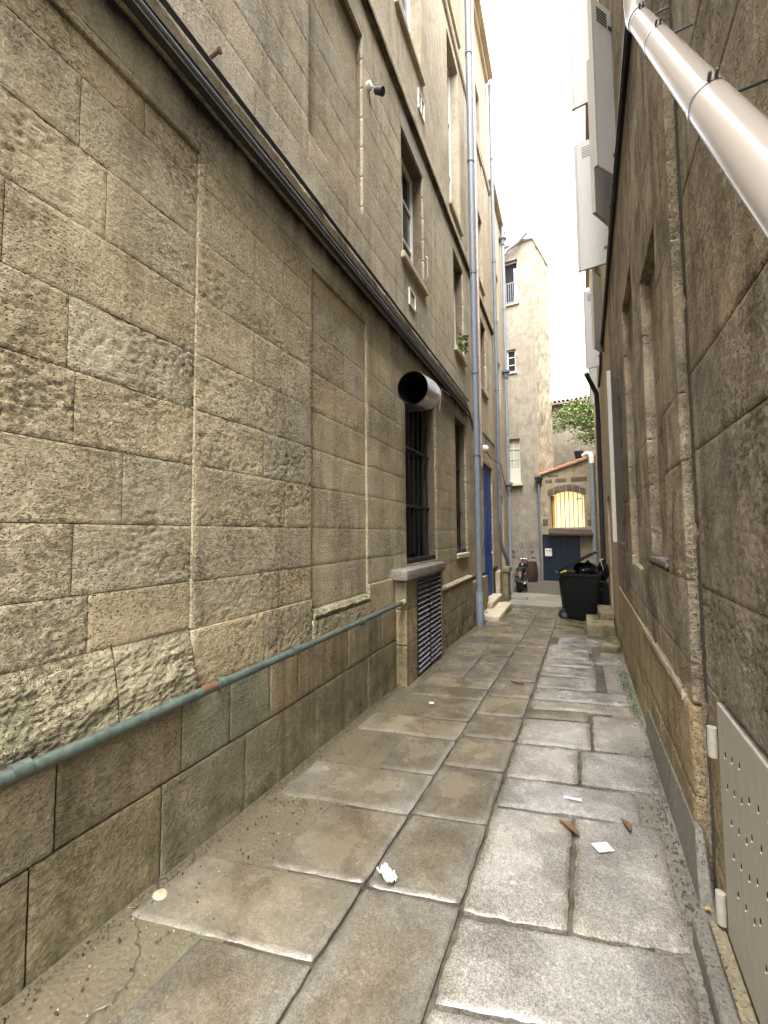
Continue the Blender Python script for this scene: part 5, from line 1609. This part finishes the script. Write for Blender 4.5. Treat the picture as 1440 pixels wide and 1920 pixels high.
def wheel(y, r, w):
    c = (mx, y, gm_ + r)
    mb = MB()
    ring = [(mx + w * 0.5 * cos(a) , 0, 0) for a in (0,)]
    prof = [(r - w * 0.5 + w * 0.5 * cos(a), w * 0.5 * sin(a)) for a in [2 * pi * k / 12 for k in range(13)]]
    mb.lathe(c, prof, 32, 'X'); wh = mb.build('wheel', 'rubber', mo, smooth=True)
    mb = MB(); mb.lathe(c, [(r - w * 0.95, -w * 0.3), (r - w * 0.8, -w * 0.35), (r - w * 0.8, w * 0.35), (r - w * 0.95, w * 0.3)], 28, 'X'); mb.build('rim', 'steel', wh, smooth='auto')
    mb = MB(); mb.lathe(c, [(0.001, -0.09), (0.045, -0.09), (0.05, 0), (0.045, 0.09), (0.001, 0.09)], 14, 'X'); mb.build('hub', 'dark_steel', wh)
    mb = MB()
    for k in range(10):
        a = 2 * pi * k / 10
        mb.tube([(mx, y + 0.04 * cos(a), gm_ + r + 0.04 * sin(a)), (mx, y + (r - w * 0.8) * cos(a + 0.2), gm_ + r + (r - w * 0.8) * sin(a + 0.2))], 0.006, 5)
    mb.build('spokes', 'dark_steel', wh)


wheel(13.35, 0.32, 0.15); wheel(14.75, 0.33, 0.11)
mb = MB()
vs, fs = [], []
for i in range(14):
    a = pi * (0.02 + 0.72 * i / 13)
    for j, s in enumerate((-1, -0.6, 0, 0.6, 1)):
        rr = 0.36 + 0.025 * (1 - abs(s))
        vs.append((mx + 0.095 * s, 13.35 - rr * cos(a), gm_ + 0.33 + rr * sin(a)))
for i in range(13):
    for j in range(4):
        fs.append((i * 5 + j, i * 5 + j + 1, i * 5 + j + 6, i * 5 + j + 5))
mb.add(vs, fs); mb.build('mudguard', 'moto_red', mo, smooth=True)
mb = MB(); mb.hexa([(mx - 0.11, 13.35, gm_ + 0.70), (mx + 0.11, 13.35, gm_ + 0.70), (mx + 0.14, 14.05, gm_ + 0.68), (mx - 0.14, 14.05, gm_ + 0.68)], [(mx - 0.09, 13.38, gm_ + 0.78), (mx + 0.09, 13.38, gm_ + 0.78), (mx + 0.12, 14.02, gm_ + 0.77), (mx - 0.12, 14.02, gm_ + 0.77)]); mb.build('saddle', 'rubber', mo, bevel=0.03, seg=3, smooth='auto')
mb = MB(); mb.lathe((mx, 14.3, gm_ + 0.78), [(0.001, -0.25), (0.10, -0.22), (0.15, 0), (0.13, 0.18), (0.001, 0.24)], 18, 'Y'); mb.build('fuel_tank', 'moto_red', mo, smooth=True)
mb = MB(); mb.box(mx - 0.15, mx + 0.15, 13.85, 14.35, gm_ + 0.22, gm_ + 0.60); mb.build('engine', 'dark_steel', mo, bevel=0.03, seg=2)
mb = MB(); mb.tube([(mx + 0.14, 14.2, gm_ + 0.3), (mx + 0.17, 13.9, gm_ + 0.25), (mx + 0.18, 13.2, gm_ + 0.33)], [0.025, 0.035, 0.045], 10); mb.build('exhaust', 'steel', mo, smooth='auto')
for s in (-1, 1):
    mb = MB(); mb.tube([(mx + 0.08 * s, 14.75, gm_ + 0.33), (mx + 0.08 * s, 14.5, gm_ + 1.0)], 0.022, 8); mb.build('fork_leg', 'steel', mo)
    mb = MB(); mb.tube([(mx + 0.08 * s, 13.35, gm_ + 0.33), (mx + 0.10 * s, 13.95, gm_ + 0.42)], 0.022, 8); mb.build('swing_arm', 'dark_steel', mo)
    mb = MB(); mb.tube([(mx + 0.13 * s, 13.25, gm_ + 0.60), (mx + 0.17 * s, 13.22, gm_ + 0.60), (mx + 0.24 * s, 13.2, gm_ + 0.60)], [0.012, 0.012, 0.035], 10); mb.build('indicator', 'amber', mo, smooth='auto')
    mb = MB(); mb.tube([(mx + 0.26 * s, 14.38, gm_ + 1.08), (mx + 0.31 * s, 14.36, gm_ + 1.22)], 0.007, 6)
    mb.lathe((mx + 0.31 * s, 14.35, gm_ + 1.25), [(0.001, -0.012), (0.055, -0.012), (0.05, 0.012), (0.001, 0.014)], 14, 'Y'); mb.build('mirror', 'dark_steel', mo, smooth='auto')
    mb = MB(); mb.tube([(mx + 0.30 * s, 14.32, gm_ + 1.07), (mx + 0.42 * s, 14.22, gm_ + 1.05)], 0.019, 8); mb.build('grip', 'rubber', mo)
mb = MB(); mb.tube([(mx - 0.31, 14.31, gm_ + 1.07), (mx - 0.12, 14.5, gm_ + 1.0), (mx + 0.12, 14.5, gm_ + 1.0), (mx + 0.31, 14.31, gm_ + 1.07)], 0.013, 8); mb.build('handlebar', 'steel', mo)
mb = MB(); mb.lathe((mx, 14.68, gm_ + 0.92), [(0.001, -0.1), (0.07, -0.08), (0.095, 0.05), (0.001, 0.055)], 16, 'Y'); mb.build('headlamp', 'dark_steel', mo, smooth='auto')
mb = MB(); mb.box(mx - 0.05, mx + 0.05, 12.98, 13.03, gm_ + 0.56, gm_ + 0.63); mb.build('tail_lamp', 'amber', mo, bevel=0.01)
mb = MB(); mb.box(mx - 0.09, mx + 0.09, 12.975, 12.98, gm_ + 0.40, gm_ + 0.52); mb.build('number_plate', 'dark_steel', mo)
mb = MB(); mb.tube([(mx - 0.12, 14.0, gm_ + 0.25), (mx - 0.25, 14.05, gm_ - 0.012)], 0.012, 8); mb.build('side_stand', 'dark_steel', mo)

# ------------------------------------------------------------------ barrel
ba = thing('barrel', 'old dark red wooden barrel standing by the rendered wall', 'barrel', (-1.80, 16.4, gz(16.4)))
c = (-1.80, 16.42, gz(16.4) - 0.015)
prof = [(0.001, 0.0), (0.235, 0.0)] + [(0.235 + 0.052 * sin(pi * k / 10), 0.88 * k / 10) for k in range(1, 11)] + [(0.215, 0.88), (0.215, 0.85), (0.001, 0.85)]
n = 54
vs, fs = [], []
for (r, h) in prof:
    for k in range(n):
        a = 2 * pi * k / n
        rr = r - (0.006 if (k % 3 == 0 and r > 0.22) else 0)
        vs.append((c[0] + rr * cos(a), c[1] + rr * sin(a), c[2] + h))
for i in range(len(prof) - 1):
    for k in range(n):
        l = (k + 1) % n
        fs.append((i * n + k, i * n + l, (i + 1) * n + l, (i + 1) * n + k))
mb = MB(); mb.add(vs, fs); mb.build('body', 'barrel_wood', ba, smooth='auto')
for h in (0.05, 0.22, 0.33, 0.55, 0.66, 0.83):
    r = 0.235 + 0.052 * sin(pi * h / 0.88)
    mb = MB(); mb.lathe((c[0], c[1], c[2] + h), [(r - 0.002, -0.02), (r + 0.005, -0.02), (r + 0.005, 0.02), (r - 0.002, 0.02)], 36); mb.build('hoop', 'hoop', ba, smooth='auto')

# ------------------------------------------------------------------ litter on the paving
def on(x, y, h=0.006):
    return Vector((x, y, gz(y) + h))


def pod(label, x, y, ang, L=0.11, w=0.028):
    p = on(x, y, 0.012)
    d = Vector((cos(ang), sin(ang), -SL * sin(ang))); s = Vector((-sin(ang), cos(ang), 0))
    vs, fs = [], []
    n, m_ = 12, 7
    for i in range(n):
        t = i / (n - 1)
        ww = w * sin(pi * min(1, t * 0.96 + 0.02)) ** 0.7
        for j in range(m_):
            q = j / (m_ - 1) * 2 - 1
            vs.append(p + d * (t - 0.5) * L + s * (q * ww * 0.6 + 0.012 * sin(t * 3)) + Vector((0, 0, 0.011 * q * q * (ww / w) + 0.008 * (2 * t - 1) ** 2)))
    for i in range(n - 1):
        for j in range(m_ - 1):
            fs.append((i * m_ + j, i * m_ + j + 1, (i + 1) * m_ + j + 1, (i + 1) * m_ + j))
    up = len(vs)
    vs2 = [v + Vector((0, 0, -0.004)) for v in vs]
    mb = MB(); mb.add(vs, fs); mb.add(vs2, [f[::-1] for f in fs])
    tag(mb.build('dry_leaf', 'seed_brown', None, smooth=True), label, 'leaf')


pod('curled brown dry leaf lying across the joint of two granite slabs', -0.105, 2.37, -0.75, 0.13, 0.034)
pod('small curled brown leaf on the granite slab beside the cement gutter', 0.165, 2.53, -1.25, 0.10, 0.026)
pod('thin brown leaf lying alone on the middle row of wet slabs', -0.67, 4.55, -0.2, 0.16, 0.032)


def scrap(label, x, y, w, l, ang, mat='paper', crumple=0.004, name='paper_scrap', cat='litter', h=0.009):
    nx, ny = 8, 8
    rgx = random.Random(int(x * 977 + y * 131))
    vs, fs = [], []
    ca, sa = cos(ang), sin(ang)
    for j in range(ny):
        for i in range(nx):
            a = (i / (nx - 1) - 0.5) * w; b = (j / (ny - 1) - 0.5) * l
            xx, y2 = x + a * ca - b * sa, y + a * sa + b * ca
            vs.append((xx, y2, gz(y2) + h + rgx.uniform(0, crumple)))
    for j in range(ny - 1):
        for i in range(nx - 1):
            fs.append((j * nx + i, j * nx + i + 1, (j + 1) * nx + i + 1, (j + 1) * nx + i))
    n = len(vs)
    mb = MB(); mb.add(vs, fs); mb.add([(v[0], v[1], v[2] - 0.0015) for v in vs], [f[::-1] for f in fs])
    return tag(mb.build(name, mat, None, smooth=True), label, cat)


scrap('crumpled white tissue lying on a paving joint', -0.825, 1.665, 0.085, 0.055, -0.4, crumple=0.035, name='tissue')
scrap('white paper strip on the narrow granite slab', -0.09, 2.66, 0.095, 0.03, 0.15)
scrap('wet greyish paper stuck on the granite slab near the two leaves', 0.05, 2.31, 0.085, 0.06, 0.6, crumple=0.002)
scrap('tiny square of white paper on the brown slabs by the handrail side', -1.31, 3.62, 0.045, 0.05, 0.3)
scrap('bread crumb by the threshold block', 0.42, 2.12, 0.022, 0.018, 0.3, 'crumb', 0.012, 'crumb')
mb = MB(); mb.lathe(on(-1.66, 1.16, 0.0), [(0.0, 0.006), (0.026, 0.006), (0.033, 0.003), (0.035, -0.003)], 18)
mb.v = [(p[0], -0.0 + 1.16 + (p[1] - 1.16) * 0.8, p[2]) for p in mb.v]
tag(mb.build('gum_spot', 'gum', None, smooth=True), 'flat pale gum spot on the concrete strip by the plinth', 'gum')

# ------------------------------------------------------------------ grit and moss gathered along the wall feet
rg = random.Random(21)
def scatter(name, label, mat, n, fn, smin, smax, leafy=False):
    mb = MB()
    for _ in range(n):
        x, y = fn()
        c = Vector((x, y, gz(y) + 0.004))
        s_ = rg.uniform(smin, smax)
        if leafy:
            leaf1(mb, c + Vector((0, 0, rg.uniform(0, smax * 0.4))), s_, rg)
        else:
            a = rg.uniform(0, pi)
            q = [Vector((cos(a + k * pi / 2) * s_ * rg.uniform(0.5, 1), sin(a + k * pi / 2) * s_ * rg.uniform(0.5, 1), -0.004)) for k in range(4)]
            mb.add([c + p for p in q] + [c + Vector((rg.uniform(-1, 1) * s_ * 0.3, rg.uniform(-1, 1) * s_ * 0.3, s_ * rg.uniform(0.3, 0.8)))], [(0, 1, 4), (1, 2, 4), (2, 3, 4), (3, 0, 4)])
    o = mb.build(name, mat, None, recalc=False)
    o['kind'] = 'stuff'
    o['label'] = label
    o['category'] = 'ground litter'


def lfoot():
    y = rg.uniform(0.3, 8)
    return LW(y, 0.045 + abs(rg.gauss(0, 0.035)), 0)[0], y


def rfoot():
    y = rg.uniform(1.9, 7.3)
    return RW(y, 0.05 + abs(rg.gauss(0, 0.05)), 0)[0], y


def strip():
    return rg.uniform(-1.70, -1.36), rg.uniform(0.5, 5.0)


scatter('grit', 'dark grit and crumbs of stone along the left wall foot, also drawing its shadow gap', 'bark', 1100, lfoot, 0.002, 0.009)  # dark crumbs double as the shadow gap at the wall foot
scatter('grit', 'crumbs and grit lying in the cement gutter along the right wall', 'mortar', 700, rfoot, 0.003, 0.010)
scatter('grit', 'dark and pale chips embedded in the concrete strip', 'slate', 260, strip, 0.003, 0.010)
scatter('grit', 'pale stone chips strewn over the concrete strip', 'gum', 160, strip, 0.002, 0.006)
scatter('moss', 'small tufts of moss and weeds in the right gutter', 'weed', 260, lambda: (RW(0, 0.06, 0)[0] + 0.04 + rg.gauss(0, 0.03), rg.choice((4.35, 4.6, 5.0, 5.4, 6.2)) + rg.gauss(0, 0.12)), 0.012, 0.03, True)
scatter('leaf_scraps', 'brown leaf scraps blown against the foot of the left wall', 'seed_brown', 70, lfoot, 0.012, 0.03, True)
